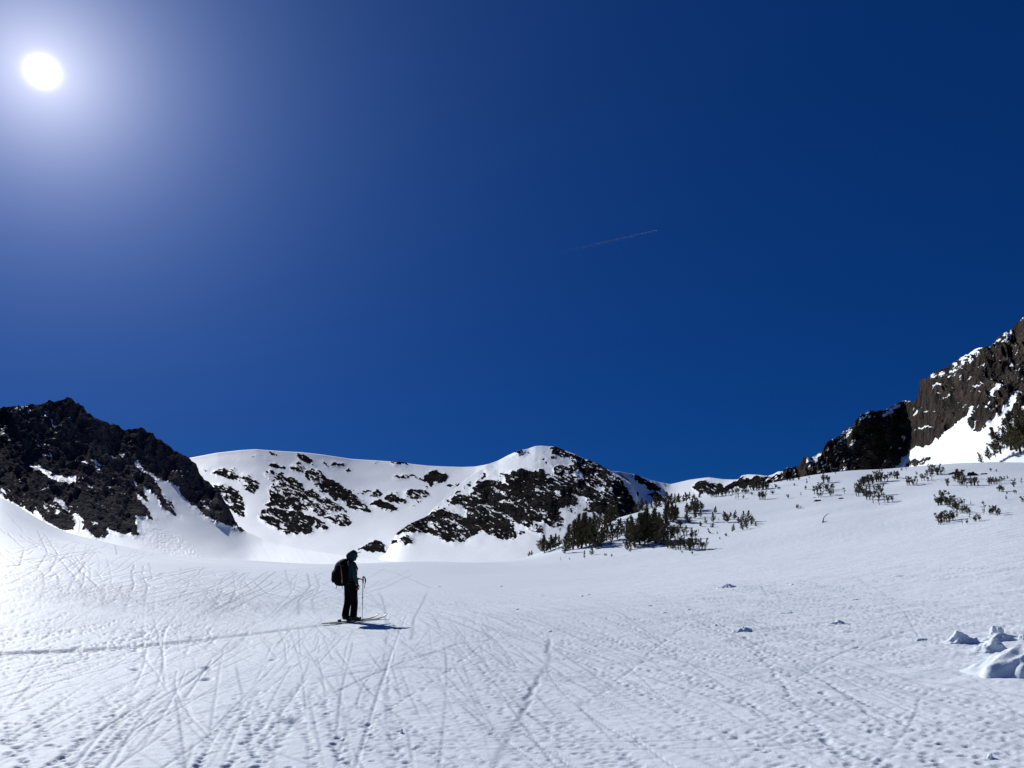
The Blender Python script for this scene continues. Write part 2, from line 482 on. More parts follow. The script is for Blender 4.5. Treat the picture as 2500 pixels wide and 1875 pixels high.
pix_track([(-60, 1600), (0, 1593), (190, 1587)], .03, .08, gated=False)
pix_track([(1018, 1605), (1075, 1588), (1120, 1570), (1170, 1566), (1250, 1552)], .012, .04, (0,), .07, None, .02)
pix_track([(1080, 1632), (1180, 1634), (1260, 1640), (1350, 1641)], .012, .035)
pix_track([(1342, 1560), (1338, 1615), (1312, 1660), (1275, 1740), (1240, 1800), (1205, 1868)], .022, .035, (0,), .13, None, .02)
pix_track([(820, 1690), (900, 1650), (1000, 1610)], .010, .035)
pix_track([(780, 1655), (880, 1640), (1000, 1628), (1080, 1632)], .010, .035)
pix_track([(920, 1435), (935, 1465), (942, 1490), (944, 1530)], .020, .04)
pix_track([(1045, 1440), (1030, 1475), (1012, 1510), (1005, 1560)], .016, .04)
for a_, b_, w_ in [(352, 1545, .11), (487, 1530, .08), (500, 1531, .05), (628, 1520, .10), (688, 1545, .06), (332, 1589, .06), (332, 1634, .07), (508, 1630, .08), (505, 1658, .07),
                   (186, 1582, .06), (480, 1555, .12), (930, 1478, .09), (815, 1389, .07), (310, 1478, .06), (716, 1758, .09), (668, 1610, .06)]:
    p_ = hit(a_, b_)
    near.splat(np.array([p_.x]), np.array([p_.y]), np.array([-.06]), np.array([w_]), np.array([w_ * 1.5]), np.array([.2]))
# 5. curving descent tracks on the slope to the left, seen small
FAR_TRACKS = [
    [(0, 1382), (60, 1372), (150, 1360), (235, 1345)], [(0, 1340), (60, 1370), (125, 1400), (128, 1440), (110, 1500)],
    [(20, 1300), (60, 1340), (50, 1380), (10, 1410)], [(100, 1300), (130, 1350), (105, 1395), (60, 1420), (0, 1440)],
    [(185, 1360), (210, 1385), (205, 1420), (190, 1450)], [(210, 1372), (190, 1402), (165, 1440), (120, 1500), (60, 1560)],
    [(0, 1470), (120, 1455), (280, 1432), (400, 1405), (500, 1385)], [(280, 1330), (286, 1348), (284, 1354)],
    [(340, 1380), (335, 1400), (345, 1430), (330, 1470)], [(400, 1398), (355, 1418), (370, 1432), (420, 1440)],
    [(500, 1385), (480, 1405), (430, 1420), (340, 1435), (200, 1460)], [(590, 1398), (560, 1420), (520, 1440), (420, 1470)],
    [(665, 1395), (640, 1412), (600, 1440), (520, 1480)], [(680, 1420), (640, 1445), (560, 1480), (430, 1530)],
    [(0, 1425), (90, 1420), (200, 1445), (280, 1480)], [(60, 1310), (160, 1365), (230, 1440), (228, 1500)],
    [(0, 1350), (50, 1385), (130, 1392), (260, 1400)], [(250, 1400), (330, 1410), (420, 1405), (480, 1390)],
    [(0, 1500), (150, 1480), (350, 1455), (520, 1420), (600, 1400)], [(0, 1530), (200, 1495), (400, 1460), (560, 1430)],
    [(330, 1470), (400, 1490), (430, 1520), (425, 1560)], [(560, 1440), (540, 1480), (500, 1510), (505, 1560)],
    [(610, 1420), (640, 1450), (700, 1460), (780, 1450)], [(760, 1400), (770, 1430), (745, 1470), (750, 1500)],
    [(780, 1440), (720, 1470), (680, 1510)], [(120, 1330), (180, 1350), (250, 1350)], [(20, 1255), (60, 1300), (140, 1330)],
    [(0, 1290), (40, 1320), (120, 1330), (180, 1345)], [(300, 1430), (280, 1460), (240, 1500), (150, 1560)]]
for tr in FAR_TRACKS:
    for o in ([0.0] if rnd.random() < .4 else [-.22, .22]):
        pix_track(tr, .016, .042, (o,), .07, far, .01, wear=rnd.uniform(.5, .9))
for k in range(340):
    a = rnd.uniform(-5, 800); b = rnd.uniform(1395, 1490) if a > 380 else rnd.uniform(1320, 1500)
    ln = rnd.uniform(80, 420); th = rnd.choice([rnd.gauss(-.22, .12), rnd.gauss(-.3, .15), rnd.gauss(.12, .2), rnd.gauss(-1.2, .5)])
    if abs(th) > .6: ln *= .35
    cv = rnd.gauss(0, .5)
    pts = []
    for q in range(5):
        aa = th + cv * (q / 4 - .5)
        pts.append((a + ln * q / 4 * math.cos(aa), b + ln * q / 4 * math.sin(aa)))
    if min(p[1] for p in pts) < 1385 and max(p[0] for p in pts) > 380: continue
    if min(p[1] for p in pts) < 1290: continue
    pix_track(pts, rnd.uniform(.004, .013), .038, (0,), .07, far, .01, wear=rnd.uniform(.2, .6))

# --- the mesh of the field
dpx = 1.85
cols_px = np.arange(-230, 2735, dpx)
az_in = ray(cols_px, np.full(len(cols_px), 1365.0))[0]
az_out = np.linspace(az_in[-1] + .02, 2 * math.pi + az_in[0] - .02, 90)
az_all = np.r_[az_in, az_out]
rows = [0.4, 0.9, 1.6, 2.4, 3.3, 4.2, 4.9]
r = 5.3
while r < 160:
    rows.append(r)
    r += min(max(0.022, r * r / (CH * FPX) * 1.35), 0.23 if r < 55 else 0.5)
while r < 7000: rows.append(r); r *= 1.25
rows = np.array(rows)
A2, R2 = np.meshgrid(az_all, rows)
A2w = (A2 + math.pi) % (2 * math.pi) - math.pi
Z = field_z(A2w, R2)
X = R2 * np.sin(A2); Y = R2 * np.cos(A2)
ninner = len(az_in)
core = np.zeros_like(Z); core[:, :ninner] = 1.0
edge = sstep(0, 60, np.minimum(np.arange(ninner), ninner - 1 - np.arange(ninner)))
core[:, :ninner] *= edge[None, :]
sel = (R2 < 170) & (core > 0)
x, y = X[sel], Y[sel]
micro = near.sample(x, y) * sstep(34, 30, np.hypot(x, y)) * (.85 - .5 * sstep(12, 24, np.hypot(x, y))) + far.sample(x, y) * sstep(22, 30, y)
# wind relief: small sastrugi on the right and in the distance, soft on the left
rr = np.hypot(x, y)
u = x * .94 + y * .34; v = -x * .34 + y * .94
right = sstep(-4, 8, x)
wear = np.clip(near.sample(x, y, near.W) * sstep(34, 29, np.hypot(x, y)) + far.sample(x, y, far.W) * sstep(20, 26, np.hypot(x, y)), 0, 1)  # grey tone painted for groove shade, mixed with icy grit
micro += (.005 + .018 * right) * fbm(u * .9, v * 2.6, octv=4) * sstep(5, 9, rr) * (1 - .5 * sstep(60, 110, rr))
micro += .0045 * fbm(u * 7, v * 13, octv=3) * sstep(24, 10, rr)
micro += .035 * right * np.maximum(ridged(u * .35, v * 1.1, octv=3) - .35, 0) * sstep(10, 22, rr) * sstep(75, 50, rr)
Z[sel] += micro * core[sel]
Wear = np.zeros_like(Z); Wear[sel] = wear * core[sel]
P = np.stack([X, Y, Z], -1)
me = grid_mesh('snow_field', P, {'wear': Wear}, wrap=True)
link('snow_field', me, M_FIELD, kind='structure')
del near.H, far.H

# ------------------------------------------------------------------ mountains
Y0, Y1, X0, X1 = 700, 1420, -400, 2900       # mask raster bounds in photograph pixels
def fill_poly(img, pts, val):
    p = np.array(pts, float) - (X0, Y0)
    h, w = img.shape
    ylo = max(int(p[:, 1].min()), 0); yhi = min(int(p[:, 1].max()) + 1, h - 1)
    n = len(p)
    for yy in range(ylo, yhi + 1):
        xs = []
        for i in range(n):
            x1, y1 = p[i]; x2, y2 = p[(i + 1) % n]
            if (y1 <= yy + .5) != (y2 <= yy + .5):
                xs.append(x1 + (yy + .5 - y1) / (y2 - y1) * (x2 - x1))
        xs.sort()
        for a, b in zip(xs[::2], xs[1::2]):
            a = max(int(round(a)), 0); b = min(int(round(b)), w)
            if b > a: img[yy, a:b] = val
def zpoly(z, pts):
    x0, y0, s = z
    return [(x0 + a * s, y0 + b * s) for a, b in pts]
Z1 = (0, 950, 650 / 2212); Z2 = (450, 1060, 600 / 2212); Z3 = (900, 1060, 600 / 2212); Z4 = (1270, 1120, 630 / 2212); Z5 = (1850, 760, 650 / 2212)
def blur(img, k):
    for _ in range(2):
        for ax in (0, 1):
            c = np.cumsum(np.pad(img, [(k + 1, k) if ax == a else (0, 0) for a in (0, 1)], mode='edge'), axis=ax)
            img = (np.take(c, range(2*k+1, c.shape[ax]), ax) - np.take(c, range(0, c.shape[ax] - 2*k - 1), ax)) / (2*k + 1)
    return img
def sample_img(img, px, py):
    fi = np.clip(px - X0, 0, img.shape[1] - 1.01); fj = np.clip(py - Y0, 0, img.shape[0] - 1.01)
    i = np.floor(fi).astype(int); j = np.floor(fj).astype(int); a = fi - i; b = fj - j
    return (img[j, i] * (1-a) + img[j, i+1] * a) * (1-b) + (img[j+1, i] * (1-a) + img[j+1, i+1] * a) * b

def build_mountain(name, mat, crest, base, rb, rc, polys, gpow=0.8, step=1.3, relief=7.0, ledge=1.0, smooth_snow=1.0,
                   buttress=0.0, seed=0, background=0.0, debris=None, streak=0.0, back_slope=0.5, lift=5.0, dip=0.45, rsm=30.0, csm=2.0, speck=.52, grain=9.5, facet=0.0):
    crest = np.array(crest, float); base = np.array(base, float)
    cols = np.arange(max(crest[0, 0], base[0, 0]), min(crest[-1, 0], base[-1, 0]), step)
    yc = smooth_curve(cols, crest, csm); yb = smooth_curve(cols, base, 20)
    yb = np.maximum(yb, yc + 2)
    span = np.max(yb - yc)
    nv = int(span / step)
    v = np.linspace(0, 1, nv)[:, None]
    PX = np.repeat(cols[None, :], nv, 0); ycs = np.maximum(smooth_curve(cols, crest, 26), yc - 60)
    PY = yb[None, :] + (ycs - yb)[None, :] * v + (yc - ycs)[None, :] * v ** 9
    img = np.full((Y1 - Y0, X1 - X0), float(background))
    for pts, val in polys: fill_poly(img, pts, val)
    soft = blur(img, 5); img = blur(img, 1)
    # warp look-ups so traced edges turn ragged
    wx = 12 * fbm(PX / 16, PY / 14 + seed, octv=4, gain=.6); wy = 8 * fbm(PX / 14 + 40, PY / 12 + seed, octv=4, gain=.6)
    Rk = sample_img(img, PX + wx, PY + wy); Rs = sample_img(soft, PX + wx * .5, PY + wy * .5)
    rbv = smooth_curve(cols, rb, rsm); rcv = smooth_curve(cols, rc, rsm)
    g = 1 - (1 - v) ** (1 / gpow) if gpow > 1 else v ** gpow
    r = rbv[None, :] + (rcv - rbv)[None, :] * g
    if buttress: r = r * (1 + buttress * fbm(PX / 60 + seed * 3, PY / 260, octv=3) * np.sqrt(np.clip(Rs, 0, 1)))
    az, te = ray(PX, PY)
    px2m = r / FPX
    # relief in the frame of the slope: rock stands proud, towards the viewer and upwards
    c, s = math.cos(dip), math.sin(dip)
    U = (PX * c + PY * s); V = (-PX * s + PY * c)
    n_big = ridged(U / 60, V / 26, seed + .0, octv=4)
    n_fine = ridged(U / 17, V / 8, seed + 9.0, octv=3)
    n_face = fbm(PX / 34, PY / 60 + 5, octv=3)
    D = Rs * (lift + relief * (0.9 * n_big + .9 * n_face)) + np.clip(Rk, 0, 1) * relief * 0.34 * n_fine
    D = D + smooth_snow * (1 - Rs) * 2.2 * fbm(PX / 70, PY / 40 + 3, seed + 2.0, octv=2)
    if streak: D = D + streak * (1 - Rk) * fbm((PX * .55 + PY * .83) / 70, (PX * .83 - PY * .55) / 4, octv=3)
    if debris is not None:
        dm = np.zeros_like(img); 
        for pts in debris: fill_poly(dm, pts, 1.0)
        dm = blur(dm, 6)
        D = D + sample_img(dm, PX, PY) * 1.3 * ridged(PX / 9, PY / 5, octv=3)
    if facet:
        f1 = np.abs(vnoise(PX / 33 + PY / 70, PY / 38 - PX / 90)) + .6 * np.abs(vnoise(PX / 15 - PY / 40, PY / 19 + PX / 30)) + .35 * np.abs(vnoise(PX / 7, PY / 9))
        D = D - facet * f1 * np.clip(Rs, 0, 1)
    fade = sstep(1.0, .965, v) * 0.55 + .45
    rocky_top = np.clip(Rs, 0, 1)
    D = D * (fade + (1 - fade) * rocky_top * .6)
    x = r * np.sin(az); y = r * np.cos(az); z = CH + te * r
    hx, hy = np.sin(az), np.cos(az)
    amt = D * px2m
    x = x - hx * amt * .75; y = y - hy * amt * .75; z = z + amt * .55
    P = np.stack([x, y, z], -1)
    # normals
    du = np.gradient(P, axis=1); dv = np.gradient(P, axis=0)
    n = np.cross(du, dv); n /= np.linalg.norm(n, axis=-1, keepdims=True) + 1e-9
    nz = n[..., 2]
    sp = 2.0 * fbm(U / grain + seed, V / (grain * .36), octv=4, gain=.70) + .16
    sp2 = 1.5 * fbm(U / 60, V / 24 + seed, octv=2)
    F = Rk + speck * sp * np.clip(Rk * 6, 0, 1) + .22 * sp2 * np.clip(Rk * 4, 0, 1) - ledge * .55 * np.clip(nz - .72, -.3, 1) * np.clip(Rk * 3, 0, 1)
    # the far side, falling away behind the crest
    nb = 14
    t = np.linspace(0, 1, nb + 1)[1:, None]
    top = P[-1]
    dist = (0.55 * (rcv) * t ** 1.5)
    hx, hy = np.sin(az[-1]), np.cos(az[-1])
    B = np.stack([top[:, 0] + hx * dist, top[:, 1] + hy * dist, top[:, 2] - dist * back_slope * np.minimum(1, .35 + dist / (0.03 * rcv)) * 1.0], -1)
    P = np.concatenate([P, B], 0)
    Fb = np.repeat(F[-1:, :], nb, 0)
    F = np.concatenate([F, Fb], 0)
    me = grid_mesh(name, P, {'rock': F})
    o = link(name, me, mat, kind='structure')
    return o

# ---- snow ridge far behind (the smooth whaleback and its rock bands)
M_far = mat_mountain('rock_and_snow_far', 0.30)
ridge_crest = [(300, 1165), (380, 1142), (440, 1123), (461, 1118), (531, 1105), (586, 1099), (626, 1097), (680, 1101), (735, 1104), (789, 1110), (857, 1120), (925, 1125),
               (979, 1128), (1008, 1133), (1046, 1137), (1090, 1139), (1130, 1140), (1160, 1139), (1187, 1134), (1240, 1122), (1330, 1120), (1450, 1150)]
ridge_polys = [(zpoly(Z2, p), v) for p, v in [
    ([(250,350),(320,315),(420,312),(520,350),(580,380),(690,450),(640,490),(600,470),(500,430),(400,400),(300,380)], .66),
    ([(500,455),(560,460),(650,480),(640,510),(620,548),(580,520),(520,480)], .72),
    ([(170,320),(205,315),(210,330)], .6), ([(590,200),(700,180),(780,200),(700,205)], .45), ([(750,160),(790,160),(825,190),(780,180)], .8),
    ([(250,470),(330,455),(400,460),(450,490),(500,520),(530,580),(540,640),(556,742),(480,720),(420,700),(400,640),(340,560),(315,548),(290,520),(260,510)], .88),
    ([(735,265),(800,250),(860,270),(930,310),(900,330),(820,300),(750,290)], .6),
    ([(700,350),(780,330),(860,360),(960,400),(1060,450),(1100,510),(1160,500),(1250,570),(1330,600),(1430,650),(1500,715),(1400,690),(1350,720),(1250,740),(1150,700),(1070,690),(960,620),(900,600),(800,560),(740,500),(800,440)], .66),
    ([(840,520),(930,480),(1060,470),(1100,530),(1200,560),(1260,640),(1180,700),(1060,640),(950,590)], .80),
    ([(950,300),(1000,280),(1100,320),(1060,345),(980,330)], .75), ([(990,250),(1040,255),(1080,295),(1010,275)], .7),
    ([(1080,340),(1120,320),(1190,330),(1250,370),(1300,400),(1380,440),(1460,490),(1510,520),(1540,570),(1600,600),(1650,630),(1670,680),(1690,714),(1600,700),(1500,670),(1400,600),(1300,520),(1200,460),(1100,400)], .9),
    ([(1180,440),(1290,500),(1400,590),(1380,600),(1230,520)], .5),
    ([(655,745),(700,690),(760,660),(710,640),(770,600),(760,520),(850,520),(940,600),(1000,640),(1070,690),(1090,720),(1180,740),(1240,800),(1285,840),(1250,875),(1160,800),(1170,860),(1140,912),(1050,890),(1020,912),(930,900),(850,880),(780,840),(720,800),(690,790)], .93),
    ([(855,795),(900,815),(930,860),(880,850)], .1), ([(780,650),(900,660),(1000,690),(940,705),(820,680)], .4),
    ([(1230,750),(1330,740),(1440,715),(1480,750),(1512,805),(1480,842),(1400,820),(1330,790)], .78),
    ([(1020,190),(1060,185),(1110,200),(1150,230),(1185,288),(1120,270),(1060,240)], .95),
    ([(1240,235),(1265,245),(1300,315),(1270,300)], .75), ([(1320,265),(1380,262),(1480,268),(1400,300),(1330,300)], .74), ([(1450,318),(1500,312),(1500,332),(1460,335)], .85),
    ([(1720,250),(1750,248),(1745,265),(1722,262)], .85),
    ([(1870,250),(1940,235),(2020,262),(1950,272),(1880,265)], .85),
    ([(1880,402),(1980,352),(2040,368),(2110,400),(2000,388),(1900,408)], .85), ([(2110,400),(2200,420),(2190,430),(2120,415)], .7),
    ([(1510,500),(1560,500),(1580,520),(1530,515)], .6), ([(1570,530),(1650,500),(1680,520),(1600,552)], .7), ([(1645,565),(1720,510),(1790,530),(1720,575)], .68),
    ([(1690,622),(1740,595),(1830,620),(1930,660),(1890,698),(1790,675),(1700,640)], .86),
    ([(1780,570),(1860,530),(1940,550),(2020,615),(1960,630),(1840,605)], .9),
    ([(1990,530),(2040,490),(2110,500),(2180,520),(2212,560),(2110,600),(2010,580)], .85),
    ([(2030,645),(2070,640),(2060,655)], .8), ([(2110,600),(2160,600),(2130,620)], .8), ([(2140,480),(2190,475),(2180,495)], .85),
    ([(1560,1040),(1640,995),(1720,942),(1765,965),(1790,1010),(1840,1065),(1700,1062)], .9), ([(1850,970),(1900,958),(1940,990),(1880,995)], .9),
    ([(1665,1055),(1740,1075),(1700,1072)], .8)]] + [(zpoly(Z3, p), v) for p, v in [
    ([(500,372),(560,350),(620,338),(700,360),(722,385),(700,438),(640,432),(560,462),(530,430)], .97),
    ([(690,472),(730,448),(760,465),(820,455),(750,484)], .85), ([(550,440),(600,440),(620,450),(570,465)], .7)]]
build_mountain('mountain_snow_ridge', M_far, ridge_crest, [(300, 1392), (1450, 1392)],
               [(300, 230), (700, 230), (1000, 220), (1450, 230)], [(300, 1000), (600, 1150), (900, 1300), (1150, 1250), (1450, 1000)], ridge_polys,
               gpow=.85, step=1.3, relief=4.2, seed=1, lift=4.0, facet=4.0, ledge=.9, background=0.0)

# ---- central summit with its mottled face
summit_crest = [(760, 1399), (860, 1388), (915, 1374), (940, 1354), (957, 1324), (968, 1302), (1005, 1278), (1040, 1262), (1062, 1238), (1088, 1214), (1112, 1192), (1140, 1168), (1165, 1150), (1187, 1135), (1215, 1125), (1239, 1112),
                (1266, 1101), (1285, 1097), (1307, 1089), (1323, 1088), (1345, 1090), (1361, 1094), (1383, 1101), (1407, 1111), (1429, 1121), (1456, 1131),
                (1480, 1144), (1500, 1155), (1525, 1168), (1541, 1179), (1553, 1198), (1560, 1225), (1566, 1260), (1600, 1300), (1650, 1350)]
summit_polys = [(zpoly(Z3, p), v) for p, v in [
    ([(1630,180),(1650,115),(1690,108),(1750,145),(1870,190),(1950,225),(2070,262),(2150,320),(2100,340),(2000,330),(1900,290),(1850,250),(1760,215),(1700,190)], .84),
    ([(1230,195),(1290,170),(1360,145),(1420,148),(1460,172),(1380,178),(1300,182)], .78),
    ([(1150,245),(1170,240),(1155,255)], .8), ([(1640,205),(1690,200),(1700,230),(1650,225)], .7),
    ([(1480,210),(1600,240),(1700,300),(1650,300),(1540,250)], .45),
    ([(1160,345),(1250,370),(1300,340),(1400,320),(1480,340),(1560,310),(1650,370),(1680,290),(1780,300),(1850,270),(1950,260),(2150,330),(2300,430),(2340,520),(2420,640),(2460,800),(2350,840),(2100,720),(1980,700),(1850,650),(1780,760),(1740,865),(1620,830),(1520,790),(1565,905),(1450,860),(1310,800),(1332,935),(1300,948),(1200,930),(1100,905),(980,880),(900,960),(800,990),(700,965),(640,920),(500,890),(380,890),(225,908),(290,840),(430,770),(520,760),(600,690),(680,680),(760,600),(750,590),(800,550),(900,540),(960,470),(980,430),(1060,420),(1180,430),(1260,470)], .80),
    ([(900,600),(1080,540),(1240,640),(1420,760),(1400,800),(1240,740),(1020,640)], 1.0),
    ([(1300,360),(1400,330),(1470,350),(1480,420),(1340,420)], .95),
    ([(1880,300),(1990,320),(2010,380),(1900,390)], .97),
    ([(1900,420),(2212,420),(2350,560),(2400,760),(2200,760),(2050,620)], .90),
    ([(1500,560),(1700,560),(1850,640),(1770,770),(1600,740)], .9),
    ([(1430,440),(1560,460),(1750,560),(1700,600),(1560,560),(1440,490)], .42),
    ([(1100,560),(1180,600),(1240,600),(1400,590),(1380,620),(1200,630)], .4),
    ([(1720,680),(1800,645),(1900,640),(2010,720),(1990,780),(1850,760),(1780,790),(1730,740)], .12),
    ([(1860,600),(1930,560),(2000,640),(1960,680),(1880,640)], .25),
    ([(1860,330),(1920,340),(1935,410),(1880,410)], .1), ([(2040,480),(2110,470),(2120,510),(2060,520)], .2), ([(1940,440),(2000,440),(1990,480),(1950,480)], .3),
    ([(690,650),(830,640),(880,700),(880,760),(770,720),(700,700)], .12), ([(520,800),(640,820),(660,870),(560,860)], .42),
    ([(1480,780),(1600,840),(1760,880),(1740,910),(1580,910),(1500,850)], .05),
    ([(520,900),(640,920),(700,965),(800,990),(900,960),(980,880),(1100,905),(1200,930),(1330,945),(1300,860),(1420,900),(1500,950),(1400,1010),(900,1020),(500,930)], .06),
    ([(660,870),(780,900),(900,960),(800,990),(700,965)], .8), ([(1140,860),(1310,860),(1335,940),(1300,950),(1180,935)], .92),
    ([(1330,880),(1400,860),(1420,905),(1360,900)], .7), ([(1500,800),(1540,820),(1570,905),(1520,880)], .9),
    ([(190,975),(220,960),(275,985),(230,995)], .85), ([(265,940),(320,910),(390,930),(400,980),(340,990),(290,965)], .82),
    ([(560,690),(600,665),(640,655),(600,690)], .5), ([(870,480),(920,445),(930,470),(880,490)], .7), ([(980,410),(1050,345),(1040,380),(1000,410)], .7), ([(1080,300),(1130,290),(1120,300)], .5),
    ([(780,530),(820,500),(830,510),(790,545)], .6), ([(700,610),(740,580),(750,600),(710,620)], .6)]]
build_mountain('mountain_summit', M_far, summit_crest, [(760, 1401), (1200, 1392), (1350, 1390), (1650, 1390)],
               [(905, 215), (1200, 210), (1650, 240)], [(760, 310), (900, 370), (1000, 450), (1060, 530), (1130, 620), (1190, 650), (1330, 640), (1500, 580), (1560, 540), (1650, 480)], summit_polys,
               gpow=.8, step=1.2, relief=6.2, seed=4, lift=6.0, facet=5.0, buttress=.04, ledge=1.0)

# ---- saddle with the cornice between summit and the right-hand cliffs
saddle_crest = [(1380, 1150), (1460, 1148), (1492, 1150), (1512, 1151), (1549, 1158), (1583, 1171), (1612, 1178), (1637, 1182), (1654, 1178), (1683, 1171), (1711, 1167), (1731, 1165),
                (1768, 1170), (1803, 1171), (1811, 1161), (1828, 1158), (1857, 1160), (1871, 1163), (1888, 1158), (1900, 1151), (1940, 1150), (2000, 1150)]
saddle_polys = [(zpoly(Z4, p), v) for p, v in [
    ([(965,145),(1010,148),(1090,185),(1150,215),(1225,285),(1180,290),(1110,262),(1060,240),(1000,190)], .9), ([(1105,305),(1180,290),(1240,385),(1140,380)], .9),
    ([(860,130),(920,180),(1010,300),(1000,400),(900,380),(800,200)], .9),
    ([(1225,225),(1270,232),(1240,240)], .6),
    ([(1480,235),(1540,205),(1600,195),(1660,215),(1700,205),(1740,240),(1800,215),(1890,195),(1890,235),(1840,270),(1640,310),(1560,305),(1500,268)], .92),
    ([(1885,165),(1905,150),(1930,190),(1960,185),(2040,152),(2120,158),(2150,205),(2060,235),(1960,260),(1880,260)], .93),
    ([(2150,190),(2212,150),(2300,140),(2300,220),(2160,220)], .9)]]
build_mountain('mountain_saddle', M_far, saddle_crest, [(1380, 1330), (1600, 1290), (1700, 1250), (2000, 1200)],
               [(1380, 640), (1600, 680), (2000, 700)], [(1380, 820), (1640, 900), (2000, 760)], saddle_polys, gpow=.8, step=1.2, relief=5.0, seed=8, lift=5.0, ledge=.7)

# ---- dark cliffs on the left with their snow apron
M_left = mat_mountain('rock_and_snow_left', 0.8, dark=(0.034, 0.035, 0.042), brown=(0.105, 0.098, 0.096))  # rock tones raised and cooled to paint in veiling sun glare
left_crest = [(-380, 1010), (-200, 985), (-80, 1005), (0, 998), (18, 993), (71, 991), (97, 984), (129, 982), (150, 979), (160, 975), (166, 972), (172, 978), (179, 985), (194, 991), (212, 1007), (238, 1028), (244, 1032),
              (279, 1035), (306, 1044), (338, 1047), (360, 1053), (382, 1070), (388, 1070), (393, 1073), (408, 1084), (432, 1106), (458, 1120), (479, 1138), (488, 1156), (514, 1185),
              (544, 1214), (560, 1238), (571, 1262), (582, 1288), (605, 1300), (640, 1316), (680, 1329), (750, 1343), (850, 1357), (950, 1370), (1010, 1380)]
left_polys = [(zpoly(Z1, p), v) for p, v in [
    ([(-1400,-200),(2400,-200),(2400,700),(1990,1100),(2060,1185),(1970,1180),(1850,1125),(1700,1050),(1600,970),(1520,880),(1440,790),(1340,770),(1240,680),(1120,580),(1160,650),(1230,700),(1300,770),(1335,850),(1390,925),(1420,990),(1485,1055),(1400,1030),(1340,960),(1290,900),(1220,830),(1180,770),(1200,850),(1240,960),(1200,940),(1160,880),(1120,860),(1140,920),(1200,980),(1240,1030),(1285,1092),(1200,1060),(1120,1050),(1145,1100),(1145,1180),(1168,1222),(1060,1200),(1000,1200),(960,1180),(910,1150),(890,1190),(870,1232),(800,1222),(740,1205),(690,1165),(690,1090),(640,1030),(610,1040),(630,1120),(600,1188),(500,1160),(400,1110),(340,1050),(290,990),(270,1035),(130,950),(0,870),(-400,700),(-1400,500)], 1.02),
    ([(1400,925),(1430,935),(1455,990),(1420,970)], .95),
    ([(245,605),(320,640),(400,680),(440,720),(500,710),(560,740),(630,745),(650,800),(560,790),(480,760),(420,750),(330,680),(280,665)], .12),
    ([(430,255),(450,290),(510,330),(450,325),(430,290)], .1), ([(530,185),(600,250),(590,260),(540,210)], .2), ([(280,400),(310,420),(350,480),(300,460)], .35),
    ([(350,540),(410,550),(420,565),(350,560)], .15), ([(675,600),(730,625),(720,640),(680,620)], 0), ([(750,585),(800,595),(840,640),(800,630)], .05), ([(790,640),(860,640),(850,720),(810,690)], .45),
    ([(915,530),(960,590),(930,570)], 0), ([(980,540),(1045,555),(1020,575)], .1), ([(1085,715),(1120,750),(1165,800),(1110,780)], .05),
    ([(320,815),(390,825),(390,840),(330,830)], .1), ([(730,800),(775,805),(750,825)], .1), ([(440,920),(520,940),(560,980),(600,1010),(540,1000),(460,960)], .15), ([(360,950),(400,960),(380,990)], .3),
    ([(640,550),(700,500),(540,480),(520,540)], .72), ([(700,1080),(790,1110),(860,1150),(800,1130)], .2), ([(640,1030),(690,1090),(690,1165),(640,1120)], 0),
    ([(1390,650),(1560,640),(1590,700),(1480,720),(1400,700)], .72), ([(1650,920),(1740,950),(1780,1040),(1700,1000)], .5), ([(1850,1100),(1960,1150),(1970,1180)], .3),
    ([(100,150),(240,140),(300,200),(180,230),(60,220)], .68), ([(0,250),(80,300),(120,450),(40,440),(0,350)], .72), ([(340,180),(400,190),(400,260),(350,240)], .6),
    ([(210,260),(300,280),(320,320),(220,320)], .7), ([(620,380),(660,420),(640,500),(600,430)], .66), ([(0,820),(40,830),(60,870),(10,860)], .2),
    ([(370,970),(470,980),(580,1060),(500,1060),(400,1020)], .7)]]
debris = [zpoly(Z1, [(1150,1150),(1280,1120),(1500,1230),(1680,1370),(1650,1410),(1400,1390),(1200,1290)])]
build_mountain('mountain_left', M_left, left_crest, [(-380, 1330), (0, 1330), (206, 1340), (411, 1375), (600, 1390), (1010, 1394)],
               [(-380, 150), (0, 150), (200, 150), (350, 158), (580, 195), (1010, 170)], [(-380, 330), (0, 350), (166, 360), (400, 400), (500, 410), (585, 400), (700, 330), (1010, 200)], left_polys,
               gpow=.75, step=1.15, relief=10.0, seed=13, lift=7.0, facet=12.0, buttress=.05, ledge=.75, grain=10.0, speck=.42, debris=debris, streak=.25, dip=.35)

